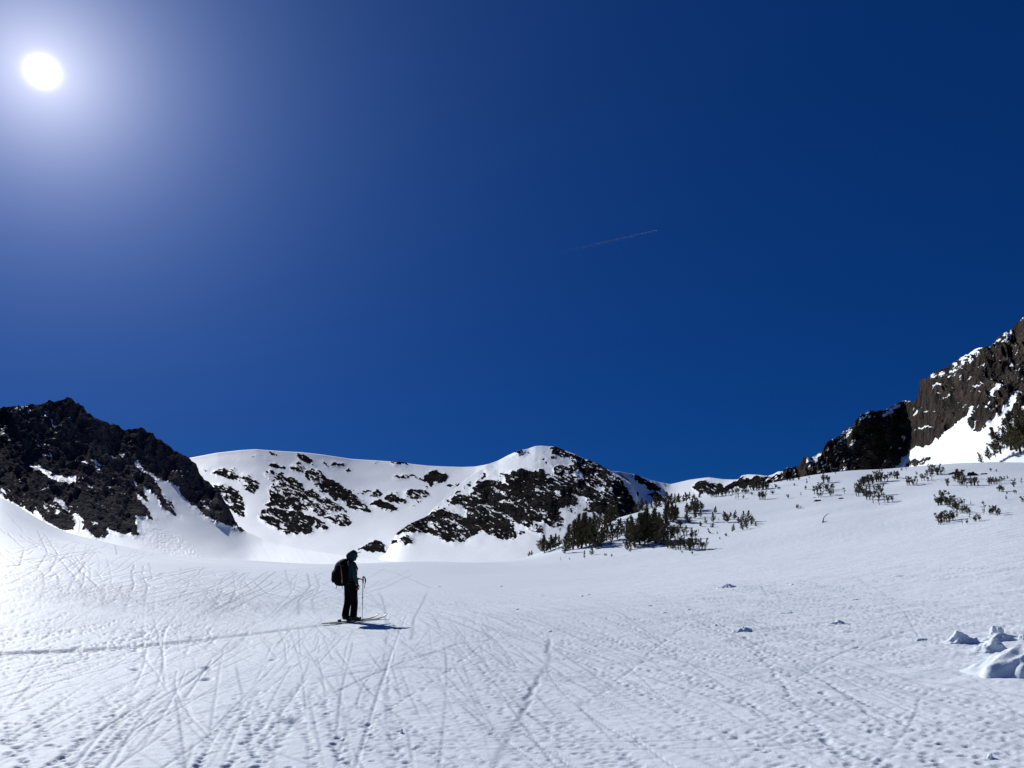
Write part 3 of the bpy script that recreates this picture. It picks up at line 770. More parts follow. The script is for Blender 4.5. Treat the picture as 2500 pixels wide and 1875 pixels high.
# ---- cliffs on the right
M_right = mat_mountain('rock_and_snow_right', 0.55, dark=(0.012, 0.011, 0.012), brown=(0.080, 0.067, 0.056))
right_crest = [(1830, 1185), (1850, 1168), (1873, 1166), (1903, 1149), (1920, 1142), (1953, 1133), (1958, 1122), (1979, 1118), (2009, 1099), (2023, 1076), (2050, 1064), (2059, 1052), (2083, 1043), (2086, 1028),
               (2100, 1011), (2132, 1002), (2156, 1002), (2188, 984), (2211, 977), (2228, 980), (2241, 968), (2245, 928), (2267, 920), (2291, 904), (2326, 886), (2355, 869),
               (2394, 848), (2429, 833), (2452, 811), (2473, 804), (2485, 786), (2500, 776), (2600, 720), (2850, 640)]
right_polys = [([(X0, Y0), (X1, Y0), (X1, Y1), (X0, Y1)], .90)] + [(zpoly(Z5, p), v) for p, v in [
    ([(1410,555),(1500,485),(1620,425),(1720,365),(1850,295),(1970,240),(2060,170),(2130,130),(2100,200),(2040,250),(1900,280),(1830,345),(1740,400),(1700,470),(1640,535),(1560,555),(1430,570)], .30),
    ([(840,860),(960,815),(1040,820),(1150,750),(1240,730),(1290,745),(1200,775),(1150,790),(1060,830),(960,850),(860,870)], .2),
    ([(1040,830),(1130,800),(1150,850),(1080,880),(1020,910)], .52), ([(690,1010),(800,955),(800,1010),(760,1070),(680,1060)], .5), ([(580,1100),(610,1050),(690,1030),(680,1045),(620,1070)], .3),
    ([(100,1380),(230,1290),(360,1270),(430,1210),(540,1140),(540,1200),(440,1290),(340,1330),(300,1350),(250,1330),(130,1410)], .5),
    ([(440,1230),(530,1160),(520,1200),(460,1250)], .1),
    ([(130,1400),(200,1330),(280,1320),(300,1360),(200,1400)], .9), ([(310,1290),(370,1240),(430,1260),(400,1310),(330,1330)], .95),
    ([(1130,1320),(1165,1290),(1230,1180),(1300,1130),(1420,1105),(1550,1010),(1660,940),(1790,760),(1802,790),(1750,930),(1775,990),(1833,912),(1802,1025),(1900,950),(1985,845),(2000,880),(2080,750),(2172,605),(2165,650),(2110,800),(2050,870),(2010,960),(2130,865),(2150,860),(2212,770),(2400,600),(3600,400),(3600,1700),(1130,1700)], 0.0),
    ([(1640,905),(1740,830),(1640,920)], .6),
    ([(1240,1275),(1300,1230),(1430,1200),(1390,1250),(1250,1300)], .78), ([(1130,1270),(1180,1250),(1160,1300)], .8), ([(1270,1190),(1340,1180),(1300,1200)], .55),
    ([(1480,600),(1525,610),(1500,630),(1440,640)], .05), ([(1850,440),(1900,425),(1910,435),(1870,448)], .1), ([(1920,655),(1970,610),(2020,585),(2015,640),(1980,670)], .08),
    ([(1280,850),(1310,830),(1320,850),(1290,860)], .1), ([(1370,840),(1420,820),(1410,835),(1375,850)], .2), ([(1340,980),(1400,950),(1470,970),(1400,975),(1350,985)], .15),
    ([(2120,350),(2190,285),(2180,310),(2135,358)], .1), ([(2030,280),(2090,210),(2110,205),(2060,270)], .2), ([(1920,520),(1955,515),(1940,555)], .3), ([(1965,385),(1995,375),(1980,400)], .2),
    ([(1060,960),(1110,935),(1110,960),(1070,990)], .3), ([(830,895),(900,870),(900,885),(840,905)], .2), ([(1180,1060),(1230,1020),(1220,1070)], .5)]]
build_mountain('mountain_right', M_right, right_crest, [(1830, 1215), (2000, 1185), (2200, 1165), (2500, 1160), (2850, 1150)],
               [(1830, 480), (1960, 480), (2080, 480), (2215, 500), (2235, 470), (2270, 400), (2400, 250), (2500, 225), (2850, 180)],
               [(1830, 520), (1960, 525), (2080, 530), (2215, 570), (2235, 530), (2270, 450), (2395, 360), (2410, 350), (2500, 340), (2600, 300), (2850, 240)], right_polys,
               rsm=14.0, gpow=.85, step=1.15, relief=9.0, seed=21, lift=6.0, buttress=.04, ledge=.55, streak=.5, dip=-.35, facet=18.0, grain=12, speck=.6)

# ---- snow knoll with the large pines, between the near hill and the cliffs
knoll_crest = [(2330, 1150), (2397, 1132), (2418, 1122), (2438, 1111), (2467, 1091), (2482, 1090), (2500, 1092), (2560, 1075), (2700, 1040), (2850, 1000)]
build_mountain('snow_knoll', M_right, knoll_crest, [(2330, 1175), (2850, 1175)], [(2330, 172), (2850, 118)], [(2330, 180), (2470, 172), (2850, 140)], [], gpow=1.0, step=2.0, relief=0, lift=0, seed=3, background=-.6)

# ------------------------------------------------------------------ small builders
class MB:
    def __init__(s): s.v = []; s.f = []
    def tube(s, pts, rad, n=5, cap=True):
        pts = [Vector(p) for p in pts]; base = len(s.v); m = len(pts)
        if not hasattr(rad, '__len__'): rad = [rad] * m
        up = Vector((0.13, 0.29, 1))
        for i, p in enumerate(pts):
            d = (pts[min(i + 1, m - 1)] - pts[max(i - 1, 0)]).normalized()
            a = d.cross(up if abs(d.dot(up.normalized())) < .95 else Vector((1, 0, 0))).normalized(); b = d.cross(a)
            for k in range(n):
                t = 2 * math.pi * k / n
                s.v.append(p + (a * math.cos(t) + b * math.sin(t)) * rad[i])
        for i in range(m - 1):
            for k in range(n):
                k2 = (k + 1) % n
                s.f.append((base + i*n + k, base + i*n + k2, base + (i+1)*n + k2, base + (i+1)*n + k))
        if cap:
            s.f.append(tuple(base + k for k in range(n))[::-1]); s.f.append(tuple(base + (m-1)*n + k for k in range(n)))
    def tri(s, a, b, c):
        k = len(s.v); s.v += [a, b, c]; s.f.append((k, k+1, k+2))
    def box(s, c, h, M=None):
        k = len(s.v); M = M or Matrix.Identity(3)
        for z in (-1, 1):
            for y in (-1, 1):
                for x in (-1, 1): s.v.append(Vector(c) + M @ Vector((x*h[0], y*h[1], z*h[2])))
        for q in ((0,2,3,1),(4,5,7,6),(0,1,5,4),(2,6,7,3),(0,4,6,2),(1,3,7,5)): s.f.append(tuple(k + i for i in q))
    def loft(s, rings, cap=True):
        n = len(rings[0]); k = len(s.v)
        for r in rings: s.v += [Vector(p) for p in r]
        for i in range(len(rings) - 1):
            for j in range(n):
                j2 = (j + 1) % n
                s.f.append((k + i*n + j, k + i*n + j2, k + (i+1)*n + j2, k + (i+1)*n + j))
        if cap:
            s.f.append(tuple(k + j for j in range(n))[::-1]); s.f.append(tuple(k + (len(rings)-1)*n + j for j in range(n)))
    def mesh(s, name, smooth=False): return mesh_py(name, s.v, s.f, smooth)

def empty(name, loc, rz=0.0, label=None, cat=None, group=None):
    o = bpy.data.objects.new(name, None); COL.objects.link(o)
    o.empty_display_size = 0.2
    o.location = loc; o.rotation_euler = (0, 0, rz)
    return tag(o, label, cat, group)

def modded(name, me, mods):
    """bake modifiers of a temporary object into a plain mesh"""
    o = bpy.data.objects.new(name + '_tmp', me); COL.objects.link(o)
    mods(o)
    bpy.context.view_layer.update()
    dg = bpy.context.evaluated_depsgraph_get()
    out = bpy.data.meshes.new_from_object(o.evaluated_get(dg))
    out.name = name
    bpy.data.objects.remove(o)
    out.polygons.foreach_set('use_smooth', np.full(len(out.polygons), True))
    return out

def skinned(name, verts, edges, radii, root=0, sub=2):
    me = bpy.data.meshes.new(name + '_sk'); me.from_pydata(verts, edges, [])
    def mods(o):
        m = o.modifiers.new('Skin', 'SKIN'); m.use_smooth_shade = True
        sv = o.data.skin_vertices[0].data
        for i, r in enumerate(radii):
            sv[i].radius = r if hasattr(r, '__len__') else (r, r); sv[i].use_root = (i == root)
        b = o.modifiers.new('Sub', 'SUBSURF'); b.levels = sub; b.render_levels = sub
    return modded(name, me, mods)

# ------------------------------------------------------------------ pines and krummholz shrubs
M_bark = mat_plain('bark', (0.060, 0.050, 0.042), 0.9, 0.05, .5, 30)
M_needle = mat_plain('needles', (0.060, 0.060, 0.030), 0.8, 0.1, .0, 6.0, (0.14, 0.118, 0.065))
M_needle_far = M_needle

def needles(mb, p, d, size, n, r):
    """a tuft of needles around point p pointing along d"""
    d = d.normalized()
    for k in range(n):
        q = Vector((r.gauss(0, 1), r.gauss(0, 1), r.gauss(0, 1))).normalized()
        t = (d * .75 + q * .8 + Vector((0, 0, .25))).normalized()
        w = t.cross(Vector((r.gauss(0, 1), r.gauss(0, 1), r.gauss(0, 1)))).normalized() * size * .17
        o = p + q * size * .35
        mb.tri(o - w, o + w, o + t * size * r.uniform(.7, 1.25))

def make_pine(seed, dense=1.0, wide=.26, lean=0.0):
    r = random.Random(seed)
    wood, crown = MB(), MB()
    H = 1.0
    bx, by = lean + r.uniform(-.06, .06), r.uniform(-.06, .06)
    ax = lambda h: Vector((bx * h * h + .02 * math.sin(h * 7 + seed), by * h * h + .02 * math.cos(h * 6 + seed), h * .96 - .06))
    hs = [i / 8 for i in range(9)]
    wood.tube([ax(h) for h in hs], [.028 * (1 - h) ** .8 + .004 for h in hs], 6)
    n = int(30 * dense)
    for i in range(n):
        h = .10 + .86 * (i + r.random()) / n
        a = r.uniform(0, 6.28)
        prof = (math.sin(min(1, (h + .12) * 1.15) * math.pi) ** .6) * (1 - .55 * h)
        ln = wide * prof * r.uniform(.55, 1.25) + .03
        out_ = Vector((math.cos(a), math.sin(a), 0))
        p0 = ax(h); up = r.uniform(.15, .8) + .5 * h
        p1 = p0 + out_ * ln * .5 + Vector((0, 0, ln * .1)); p2 = p0 + out_ * ln + Vector((0, 0, ln * up))
        wood.tube([p0, p1, p2], [.008, .006, .003], 3, cap=False)
        m = max(2, int(ln / .038))
        for j in range(m + 1):
            t = .3 + .7 * j / m
            q = p0 * (1-t)**2 + p1 * 2*t*(1-t) + p2 * t*t
            q = q + Vector((r.gauss(0, .012), r.gauss(0, .012), r.gauss(0, .010)))
            needles(crown, q, (p2 - p1), r.uniform(.045, .070), 11, r)
    for k in range(6): needles(crown, ax(.9 + .02 * k), Vector((0, 0, 1)), .05, 8, r)
    return wood.mesh('trunk'), crown.mesh('crown')

def make_shrub(seed, stems=5, spread=.45):
    r = random.Random(seed)
    wood, crown = MB(), MB()
    for s in range(stems):
        a = r.uniform(0, 6.28); d0 = r.uniform(0, spread) if s else 0
        b = Vector((math.cos(a) * d0, math.sin(a) * d0, -.08))
        h = r.uniform(.5, 1.0) if s else 1.0
        le = Vector((r.gauss(.04, .16), r.gauss(0, .16), 0))
        f = lambda t: b + Vector((0, 0, (h + .08) * t)) + le * t * t * h
        wood.tube([f(i / 5) for i in range(6)], [.030 * (1 - i / 6) + .006 for i in range(6)], 4)
        for i in range(r.randint(6, 9)):
            t = r.uniform(.28, 1.0); p = f(t); a = r.uniform(0, 6.28)
            ln = (.22 * (1.15 - t) + .05) * r.uniform(.6, 1.3)
            q = p + Vector((math.cos(a) * ln, math.sin(a) * ln, ln * r.uniform(.6, 1.5)))
            wood.tube([p, (p + q) / 2 + Vector((0, 0, -.01)), q], [.012, .010, .006], 3, cap=False)
            for j in range(4): needles(crown, p.lerp(q, .45 + .55 * j / 3), q - p, r.uniform(.06, .10), 9, r)
        for j in range(3): needles(crown, f(.85 + .05 * j), Vector((0, 0, 1)), .10, 8, r)
    return wood.mesh('stems'), crown.mesh('foliage')

PINES = [make_pine(k + 3, dense=[1.4, 1.0, 1.7, 1.2, .8, 1.5, 1.1, 1.9][k], wide=[.26, .22, .31, .24, .19, .28, .25, .33][k], lean=[0, .1, -.08, .05, 0, .14, -.12, .03][k]) for k in range(8)]
SHRUBS = [make_shrub(k + 60, stems=[5, 3, 7, 4, 2, 6, 1, 8][k], spread=[.4, .3, .6, .45, .2, .5, .1, .7][k]) for k in range(8)]

def plant(kind, variant, loc, height, label, group, lean=(0, 0)):
    isp = kind == 'pine'
    woodm, crownm = (PINES if isp else SHRUBS)[variant % 8]
    o = empty('pine_tree' if isp else 'pine_shrub', loc, rnd.uniform(0, 6.28), label, 'pine tree' if isp else 'shrub', group)
    o.scale = (height * rnd.uniform(.85, 1.15),) * 2 + (height,)
    o.rotation_euler = (lean[0], lean[1], rnd.uniform(0, 6.28))
    link('trunk' if isp else 'stem', woodm, M_bark, parent=o)
    link('crown' if isp else 'foliage', crownm, M_needle, parent=o)
    return o

ORD = ['leftmost', 'second from the left', 'third from the left', 'fourth from the left', 'fifth from the left', 'sixth from the left', 'seventh from the left',
       'eighth from the left', 'ninth from the left', 'tenth from the left', 'eleventh from the left', 'twelfth from the left', 'thirteenth from the left']
def zp(z, x, y): return z[0] + x * z[2], z[1] + y * z[2]
Z6 = (1850, 1080, 650 / 2212)
def cluster(z, phrase, group, kind, items, place=hit, extra=None):
    """items: (x of foot, y of foot, height, optional lean) in zoomed photograph pixels"""
    items = sorted(items)
    hs = sorted(i[2] for i in items); big = hs[-1]; small = hs[0]
    for n, it in enumerate(items):
        px, py = zp(z, it[0], it[1]); p = place(px, py)
        dist = math.hypot(p.x, p.y)
        hgt = it[2] * z[2] / FPX * dist * 1.06
        pos = ORD[n] if n < len(items) - 1 else ('rightmost' if len(items) > 1 else '')
        if len(items) == 1: lab = phrase
        else:
            size = 'tallest' if it[2] == big and hs.count(big) == 1 else ('shortest' if it[2] == small and hs.count(small) == 1 else None)
            lab = ('%s, %s' % (pos, 'the ' + size + ', ' if size else '')).rstrip(' ,') + ' ' + phrase
            lab = lab.replace(',  of', ', of')
            if len(lab.split()) > 16: lab = pos + ' ' + phrase
        ln = it[3] if len(it) > 3 else 0
        plant(kind, rnd.randrange(8), p, hgt, lab, group, lean=(0, ln))

# trees on the near hill, lower left end
G1 = 'pines on the hill beside the summit'
cluster(Z4, 'of the small pines at the outer left tip of the grove', G1, 'pine',
        [(205, 805, 150), (232, 790, 95), (262, 785, 130), (300, 768, 125), (335, 756, 100), (385, 812, 160, .1)])
cluster(Z4, 'of the big dense pines in the left half of the grove', G1, 'pine',
        [(420, 750, 190), (455, 778, 260), (490, 768, 290), (528, 765, 300), (560, 750, 285), (600, 745, 240), (650, 765, 230, -.15), (700, 760, 170, -.25)])
cluster(Z4, 'of the pines standing behind the big dense ones on the crest', G1, 'pine',
        [(640, 640, 180), (680, 600, 170), (740, 580, 150), (775, 560, 165), (815, 535, 130), (720, 640, 130)])
cluster(Z4, 'of the open pines between the two dense halves of the grove', G1, 'pine',
        [(745, 710, 150, -.1), (790, 700, 200), (835, 690, 170), (870, 660, 150), (905, 655, 150, .12), (775, 745, 90)])
cluster(Z4, 'of the black crowded pines in the middle of the hillside grove', G1, 'pine',
        [(945, 740, 200), (985, 755, 260), (1030, 740, 270), (1065, 735, 280), (1098, 715, 285), (1130, 705, 280), (1165, 725, 270), (1200, 735, 270), (1235, 745, 230), (1268, 700, 190)])
cluster(Z4, 'of the low pines at the front foot of the crowded grove', G1, 'pine',
        [(915, 780, 80), (945, 800, 90), (985, 770, 70), (1265, 770, 80), (1310, 775, 60)])
cluster(Z4, 'of the pines climbing the slope above the crowded grove', G1, 'pine',
        [(1255, 535, 140), (1285, 525, 160), (1315, 545, 170), (1335, 505, 110), (1245, 590, 130)])
cluster(Z4, 'of the dark pines along the crest behind the grove', G1, 'pine',
        [(985, 450, 75), (1015, 445, 90), (1045, 435, 110), (1080, 430, 90), (1130, 405, 90), (1165, 398, 95), (1195, 390, 70)])
cluster(Z4, 'of the spiky pines on the crest above the grove', G1, 'pine',
        [(1258, 400, 120), (1290, 385, 100), (1328, 365, 90), (1360, 362, 85), (1398, 362, 65), (1425, 340, 80), (1455, 335, 75), (1490, 332, 50), (1540, 330, 45)])
G2 = 'small pines and shrubs on the near hill'
cluster(Z4, 'of the thin pines in the upright cluster above the open slope', G2, 'pine',
        [(1435, 470, 90), (1462, 455, 60), (1482, 445, 100), (1505, 470, 135), (1530, 455, 120), (1552, 440, 75), (1500, 515, 85), (1545, 500, 70)])
cluster(Z4, 'slim lone pine left of the thin upright cluster, on open snow', G2, 'pine', [(1440, 552, 95)])
cluster(Z4, 'small conical pine alone on open snow right of the thin cluster', G2, 'pine', [(1672, 468, 62)])
cluster(Z4, 'of the leaning small pines scattered over the open slope', G2, 'pine',
        [(1548, 582, 45), (1600, 555, 60, -.6), (1640, 590, 60, -.7), (1658, 545, 85), (1635, 642, 55, -.6), (1690, 645, 25), (1700, 528, 20), (1820, 625, 70, -.2), (1765, 665, 30), (1712, 690, 22)])
cluster(Z4, 'of the bushy pines left of the right-hand thicket', G2, 'pine',
        [(1752, 520, 70), (1778, 545, 90, -.2), (1805, 500, 45), (1835, 520, 60), (1850, 505, 65), (1872, 555, 55)])
cluster(Z4, 'of the pines in the thicket at the open slope\'s right edge', G2, 'pine',
        [(1895, 575, 70), (1905, 612, 70), (1922, 560, 110), (1945, 600, 90), (1958, 545, 100), (1985, 570, 75), (2000, 540, 50), (2020, 580, 40)])
cluster(Z4, 'of the shrubs in the upper rows of the lower sprawling patch', G2, 'shrub',
        [(1345, 570, 45), (1378, 590, 55), (1345, 660, 60), (1400, 650, 65), (1430, 670, 75), (1470, 690, 80), (1500, 690, 70), (1530, 640, 30)])
cluster(Z4, 'of the shrubs in the bottom row of the lower sprawling patch', G2, 'shrub',
        [(1290, 765, 60), (1335, 785, 80), (1375, 780, 85), (1415, 775, 80), (1450, 790, 95), (1490, 780, 90), (1530, 775, 70), (1565, 778, 80), (1475, 825, 45), (1390, 810, 18), (1355, 765, 90)])
cluster(Z4, 'of the two small pines at the foot of the grove on clean snow', G2, 'pine', [(552, 853, 68), (616, 824, 72)])
cluster(Z4, 'of the two tiny pines alone on the basin floor left of the grove', G2, 'pine', [(75, 824, 44), (96, 824, 44)])
cluster(Z4, 'of the tiny sprigs poking through the snow below the grove', G2, 'shrub', [(347, 876, 26), (421, 866, 14), (736, 834, 20), (786, 842, 22), (1100, 755, 18), (1140, 770, 20)])
cluster(Z4, 'of the shrubs along the crest below the cornice', G2, 'shrub',
        [(1650, 330, 45), (1680, 328, 50), (1700, 322, 45), (1730, 322, 40), (1760, 318, 45), (1790, 310, 50), (1820, 305, 40), (1850, 300, 40), (1875, 290, 35), (1905, 298, 35), (1935, 300, 45)])
cluster(Z4, 'of the sparse shrubs just under the crest', G2, 'shrub', [(1850, 352, 30), (1870, 348, 45), (1915, 342, 30), (1990, 310, 22), (1808, 322, 15), (2085, 348, 62), (2165, 305, 30), (2160, 245, 18)])
cluster(Z4, 'of the crest shrubs in front of the first dark cliff', G2, 'shrub',
        [(1975, 270, 50), (2000, 275, 60), (2025, 272, 58), (2050, 268, 50), (2085, 262, 50), (2110, 258, 45), (2190, 252, 30)])
G3 = 'wind-bent shrubs on the right-hand snow slope'
cluster(Z6, 'of the faint shrubs on the crest before the dark cliffs', G3, 'shrub',
        [(190, 330, 22), (245, 325, 25), (270, 322, 24), (300, 318, 20), (345, 315, 22), (430, 300, 15), (650, 262, 12), (1030, 240, 14), (1200, 238, 20), (1235, 235, 25)])
cluster(Z6, 'of the lone sprigs on the left of the right-hand slope', G3, 'shrub',
        [(40, 475, 60), (45, 395, 55), (75, 388, 50), (125, 433, 25), (150, 375, 22), (180, 392, 20), (250, 465, 30), (360, 450, 30), (410, 345, 35), (402, 392, 28), (330, 550, 28), (305, 360, 16)])
cluster(Z6, 'of the pair of dense shrubs high on the slope', G3, 'shrub', [(545, 325, 60), (585, 335, 55)])
cluster(Z6, 'of the row of shrubs above the small dark rock', G3, 'shrub',
        [(475, 430, 60), (520, 405, 60), (570, 408, 55), (625, 395, 45), (520, 455, 45), (600, 440, 50), (722, 432, 45)])
cluster(Z6, 'of the shrubs in the upper arc of the crescent thicket', G3, 'shrub',
        [(850, 385, 65), (885, 365, 65), (920, 352, 60), (955, 345, 65), (990, 330, 75), (1020, 328, 60), (1055, 325, 50), (1100, 298, 45), (1135, 300, 50), (1165, 305, 55)])
cluster(Z6, 'of the shrubs in the lower half of the crescent thicket', G3, 'shrub',
        [(840, 420, 60), (880, 445, 75), (905, 480, 70), (935, 455, 80), (960, 505, 75), (975, 450, 70), (1010, 520, 60), (1030, 440, 75), (1055, 495, 60), (1090, 500, 50), (1120, 492, 40), (1010, 480, 60)])
cluster(Z6, 'of the low clump right of the crescent thicket', G3, 'shrub', [(1262, 348, 50), (1290, 356, 60), (1325, 345, 50)])
cluster(Z6, 'of the shrubs rising towards the flat rocks', G3, 'shrub',
        [(1385, 318, 50), (1412, 325, 55), (1445, 312, 50), (1405, 265, 30), (1460, 262, 60), (1490, 268, 70), (1525, 272, 55), (1550, 258, 35), (1320, 270, 22)])
cluster(Z6, 'of the shrubs in the ragged patch below the flat rocks', G3, 'shrub',
        [(1585, 362, 50), (1640, 322, 45), (1665, 300, 60), (1695, 310, 60), (1690, 362, 50), (1725, 335, 50), (1740, 378, 60), (1770, 365, 60), (1805, 360, 55), (1700, 285, 40)])
cluster(Z6, 'of the shrubs straggling along the top right slope', G3, 'shrub',
        [(1935, 242, 22), (1985, 245, 18), (1925, 345, 30), (1965, 350, 50), (2005, 340, 40), (2035, 320, 30), (2078, 305, 22), (2130, 372, 50), (2195, 352, 40)])
cluster(Z6, 'of the shrubs at the picture\'s right edge on the mid slope', G3, 'shrub', [(2012, 408, 40), (2040, 412, 35), (2135, 430, 28), (2065, 475, 25), (2205, 495, 35), (2075, 430, 14)])
cluster(Z6, 'of the shrubs in the upper left of the winding thicket', G3, 'shrub', [(1482, 500, 50), (1500, 525, 55), (1545, 470, 60), (1525, 520, 60), (1560, 515, 30)])
cluster(Z6, 'of the shrubs in the middle of the winding thicket', G3, 'shrub',
        [(1598, 490, 60), (1615, 535, 70), (1640, 550, 60), (1655, 585, 60), (1690, 520, 40), (1705, 590, 50), (1740, 600, 45), (1770, 515, 20)])
cluster(Z6, 'of the shrubs in the left bottom bunch of the winding thicket', G3, 'shrub',
        [(1500, 660, 60), (1520, 685, 50), (1545, 660, 70), (1575, 668, 60), (1590, 650, 70), (1620, 650, 50), (1660, 622, 40)])
cluster(Z6, 'of the low shrubs trailing right from the winding thicket', G3, 'shrub',
        [(1700, 685, 30), (1740, 680, 35), (1765, 645, 40), (1810, 660, 40), (1840, 650, 40), (1885, 570, 60), (1880, 602, 35), (1930, 602, 40), (1955, 595, 55), (1990, 610, 50), (2010, 605, 40)])

# the large pines on the knoll behind the hill
def knoll_place(px, py):
    a, te = ray(px, py); r = float(np.interp(px, [2330, 2470, 2850], [176, 170, 140])) - 2
    return Vector((r * math.sin(a), r * math.cos(a), CH + te * r - .2))
cluster(Z5, 'of the large green pines on the knoll at right', 'large pines on the knoll', 'pine',
        [(1870, 1255, 90, -.2), (1925, 1220, 95, -.2), (1975, 1190, 110, -.2), (2020, 1160, 190, -.15), (2070, 1120, 150), (2105, 1125, 270), (2145, 1140, 200), (2185, 1150, 250), (2225, 1165, 330), (2290, 1150, 300)], place=knoll_place)

# ------------------------------------------------------------------ rocks, twig, snow lumps, contrail
M_rock = mat_plain('rock_dark', (0.040, 0.036, 0.036), 0.9, 0.0, .5, 8)
def lumpy(name, seed, sx, sy, sz, rough=.25, sub=3, flat=.15, ridge=0.0):
    bm = bmesh.new(); bmesh.ops.create_icosphere(bm, subdivisions=sub, radius=1.0)
    P = np.array([v.co[:] for v in bm.verts])
    d = 1 + rough * fbm(P[:, 0] * 1.6 + seed, P[:, 1] * 1.6, P[:, 2] * 1.6 + seed, octv=4)
    P = P * d[:, None]
    if ridge: P[:, 2] *= 1 - ridge * np.clip(P[:, 0], -1, 1)
    P[:, 2] = np.where(P[:, 2] < 0, P[:, 2] * flat, P[:, 2])
    for v, p in zip(bm.verts, P): v.co = (p[0] * sx, p[1] * sy, p[2] * sz)
    me = bpy.data.meshes.new(name); bm.to_mesh(me); bm.free()
    me.polygons.foreach_set('use_smooth', np.full(len(me.polygons), sz < 90))
    return me
for px, py, w, h, lab in [(2336, 1156, 26, 8, 'flat dark rock slab bare of snow among the high shrubs'), (2376, 1161, 20, 11, 'blocky dark rock just right of the flat slab'),
                          (2403, 1158, 12, 5, 'tiny dark stone right of the blocky rock'), (1996, 1223, 15, 6, 'small black rock below the row of shrubs'),
                          (2056, 1217, 14, 4, 'low dark stone right of the small black rock'), (1990, 1215, 10, 3, 'thin dark stone just above the small black rock')]:
    p = hit(px, py); k = math.hypot(p.x, p.y) / FPX
    o = link('rock', lumpy('rock', px, w * k / 2, w * k * .35, h * k * .62, .9, 3, .5), M_rock, label=lab, cat='rock', group='rocks on the right-hand slope')
    o.location = p - Vector((0, 0, .05)); o.rotation_euler = (0, 0, rnd.uniform(-.3, .3))
p = hit(2008, 1277)
mb = MB(); mb.tube([(0, 0, -.1), (.05, 0, .15), (.16, 0, .45), (.42, 0, .72), (.68, .05, .80)], [.05, .05, .035, .025, .012], 5)
mb.tube([(.05, 0, .12), (.25, 0, .10), (.45, 0, .2)], [.05, .03, .01], 4)
o = link('twig', mb.mesh('twig'), M_bark, label='bare bent twig sticking out of the open snow slope', cat='twig'); o.location = p

def snow_lump(px, py, w, h, seed, lab, ridge=.3, rough=.3, depth=1.3, rz=0.0, cat='snow lump', sink=.25):
    p = hit(px, py); k = math.hypot(p.x, p.y) / FPX
    sx = w * k / 2
    o = link('snow_lump', lumpy('snow_lump', seed, sx, sx * depth, h * k * 1.25, rough, 4 if w > 20 else 3, .2, ridge), M_LUMP, label=lab, cat=cat, group='lumps of wind-crusted snow on the right')
    o.location = p - Vector((0, 0, h * k * sink)); o.rotation_euler = (0, 0, rz)
    return o
def mound(px, py, w, h, seed, lab, crest=0.0, depth=.8, rz=0.0, right_pow=.7, left_pow=1.3, noise=.2):
    """wind-cut snow: gentle windward back, steep face towards the viewer, skirts that run out into the surface"""
    p = hit(px, py); k = math.hypot(p.x, p.y) / FPX
    n = 56
    X_, Y_ = np.meshgrid(np.linspace(-1, 1, n), np.linspace(-1, 1, n))
    wob = .25 * fbm(X_ * 2.2 + seed, Y_ * 2.2, octv=3)
    xe = X_ + wob; ye = Y_ + .3 * fbm(X_ * 2.5 + seed + 7, Y_ * 2, octv=3)
    fl = np.clip((xe + 1) / (1 + crest), 0, 1) ** left_pow; fr = np.clip((1 - xe) / (1 - crest), 0, 1) ** right_pow
    g = np.clip((ye + .85) / .45, 0, 1) ** .9 * np.clip((1 - ye) / 1.2, 0, 1) ** 1.1
    edge_ = np.clip((1 - np.maximum(np.abs(X_), np.abs(Y_))) * 6, 0, 1)
    Hh = np.minimum(fl, fr) * g
    Hh = Hh * (1 + noise * fbm(X_ * 5 + seed, Y_ * 5, octv=4)) + .05 * noise * fbm(X_ * 11, Y_ * 11 + seed, octv=3)
    Hh = Hh * edge_
    ox = X_ * w * k / 2; oy = Y_ * w * k / 2 * depth
    c, s_ = math.cos(rz), math.sin(rz)
    wx = p.x + ox * c - oy * s_; wy = p.y + ox * s_ + oy * c + w * k * .2 * depth
    az = np.arctan2(wx, wy); rr = np.hypot(wx, wy)
    zz = field_z(az, rr) - .012 - .05 * (1 - edge_) + Hh * h * k * 1.25
    P_ = np.stack([wx - p.x, wy - p.y, zz - p.z], -1)
    o = link('snow_mound', grid_mesh('snow_mound', P_), M_LUMP, label=lab, cat='snow mound', group='mounds of wind-crusted snow on the right')
    o.location = p
    return o
mound(2560, 1642, 310, 74, 3, 'largest snow block, cut by the right edge, with a shaded steep face', .35, .5, .12, .8, .8, .16)
mound(2346, 1568, 76, 20, 5, 'sharp wedge of snow with a shaded face, leftmost of the big ones', -.1, .7, .05, .8, 1.2)
mound(2412, 1590, 90, 20, 8, 'sloping snow wedge just below the round snowball', .35, .8, .25, .5, 1.4)
mound(2438, 1562, 80, 12, 12, 'low snow shelf carrying the round snowball', .1, .7, .1)
snow_lump(2434, 1550, 24, 13, 14, 'round snowball perched on a low snow shelf', 0, .5, .9, 0, 'snowball', -.1)
snow_lump(2497, 1560, 16, 10, 17, 'small snow knob at the right edge above the largest block', 0, .6)
mound(1776, 1435, 54, 8, 20, 'low pointed snow mound farthest out on the plain', 0, .8, 0, 1, 1)
mound(1806, 1542, 66, 7, 23, 'rough low snow mound in the middle of the right-hand plain', .3, .8, .1, .6, 1.2, .5)
mound(2240, 1565, 60, 5, 25, 'faint low snow mound left of the sharp wedge', .2, .8, .1, .8, 1.2, .4)
mound(2042, 1523, 70, 6, 27, 'flat double snow mound left of the faint low one', .1, .8, .1, .8, 1.2, .5)
snow_lump(981, 1790, 7, 10, 26, 'tiny pointed chip of snow in the foreground below the skier', 0, .4, .8)
snow_lump(2419, 1850, 11, 9, 29, 'small bright chip of snow in the bottom right corner', 0, .6, .8)
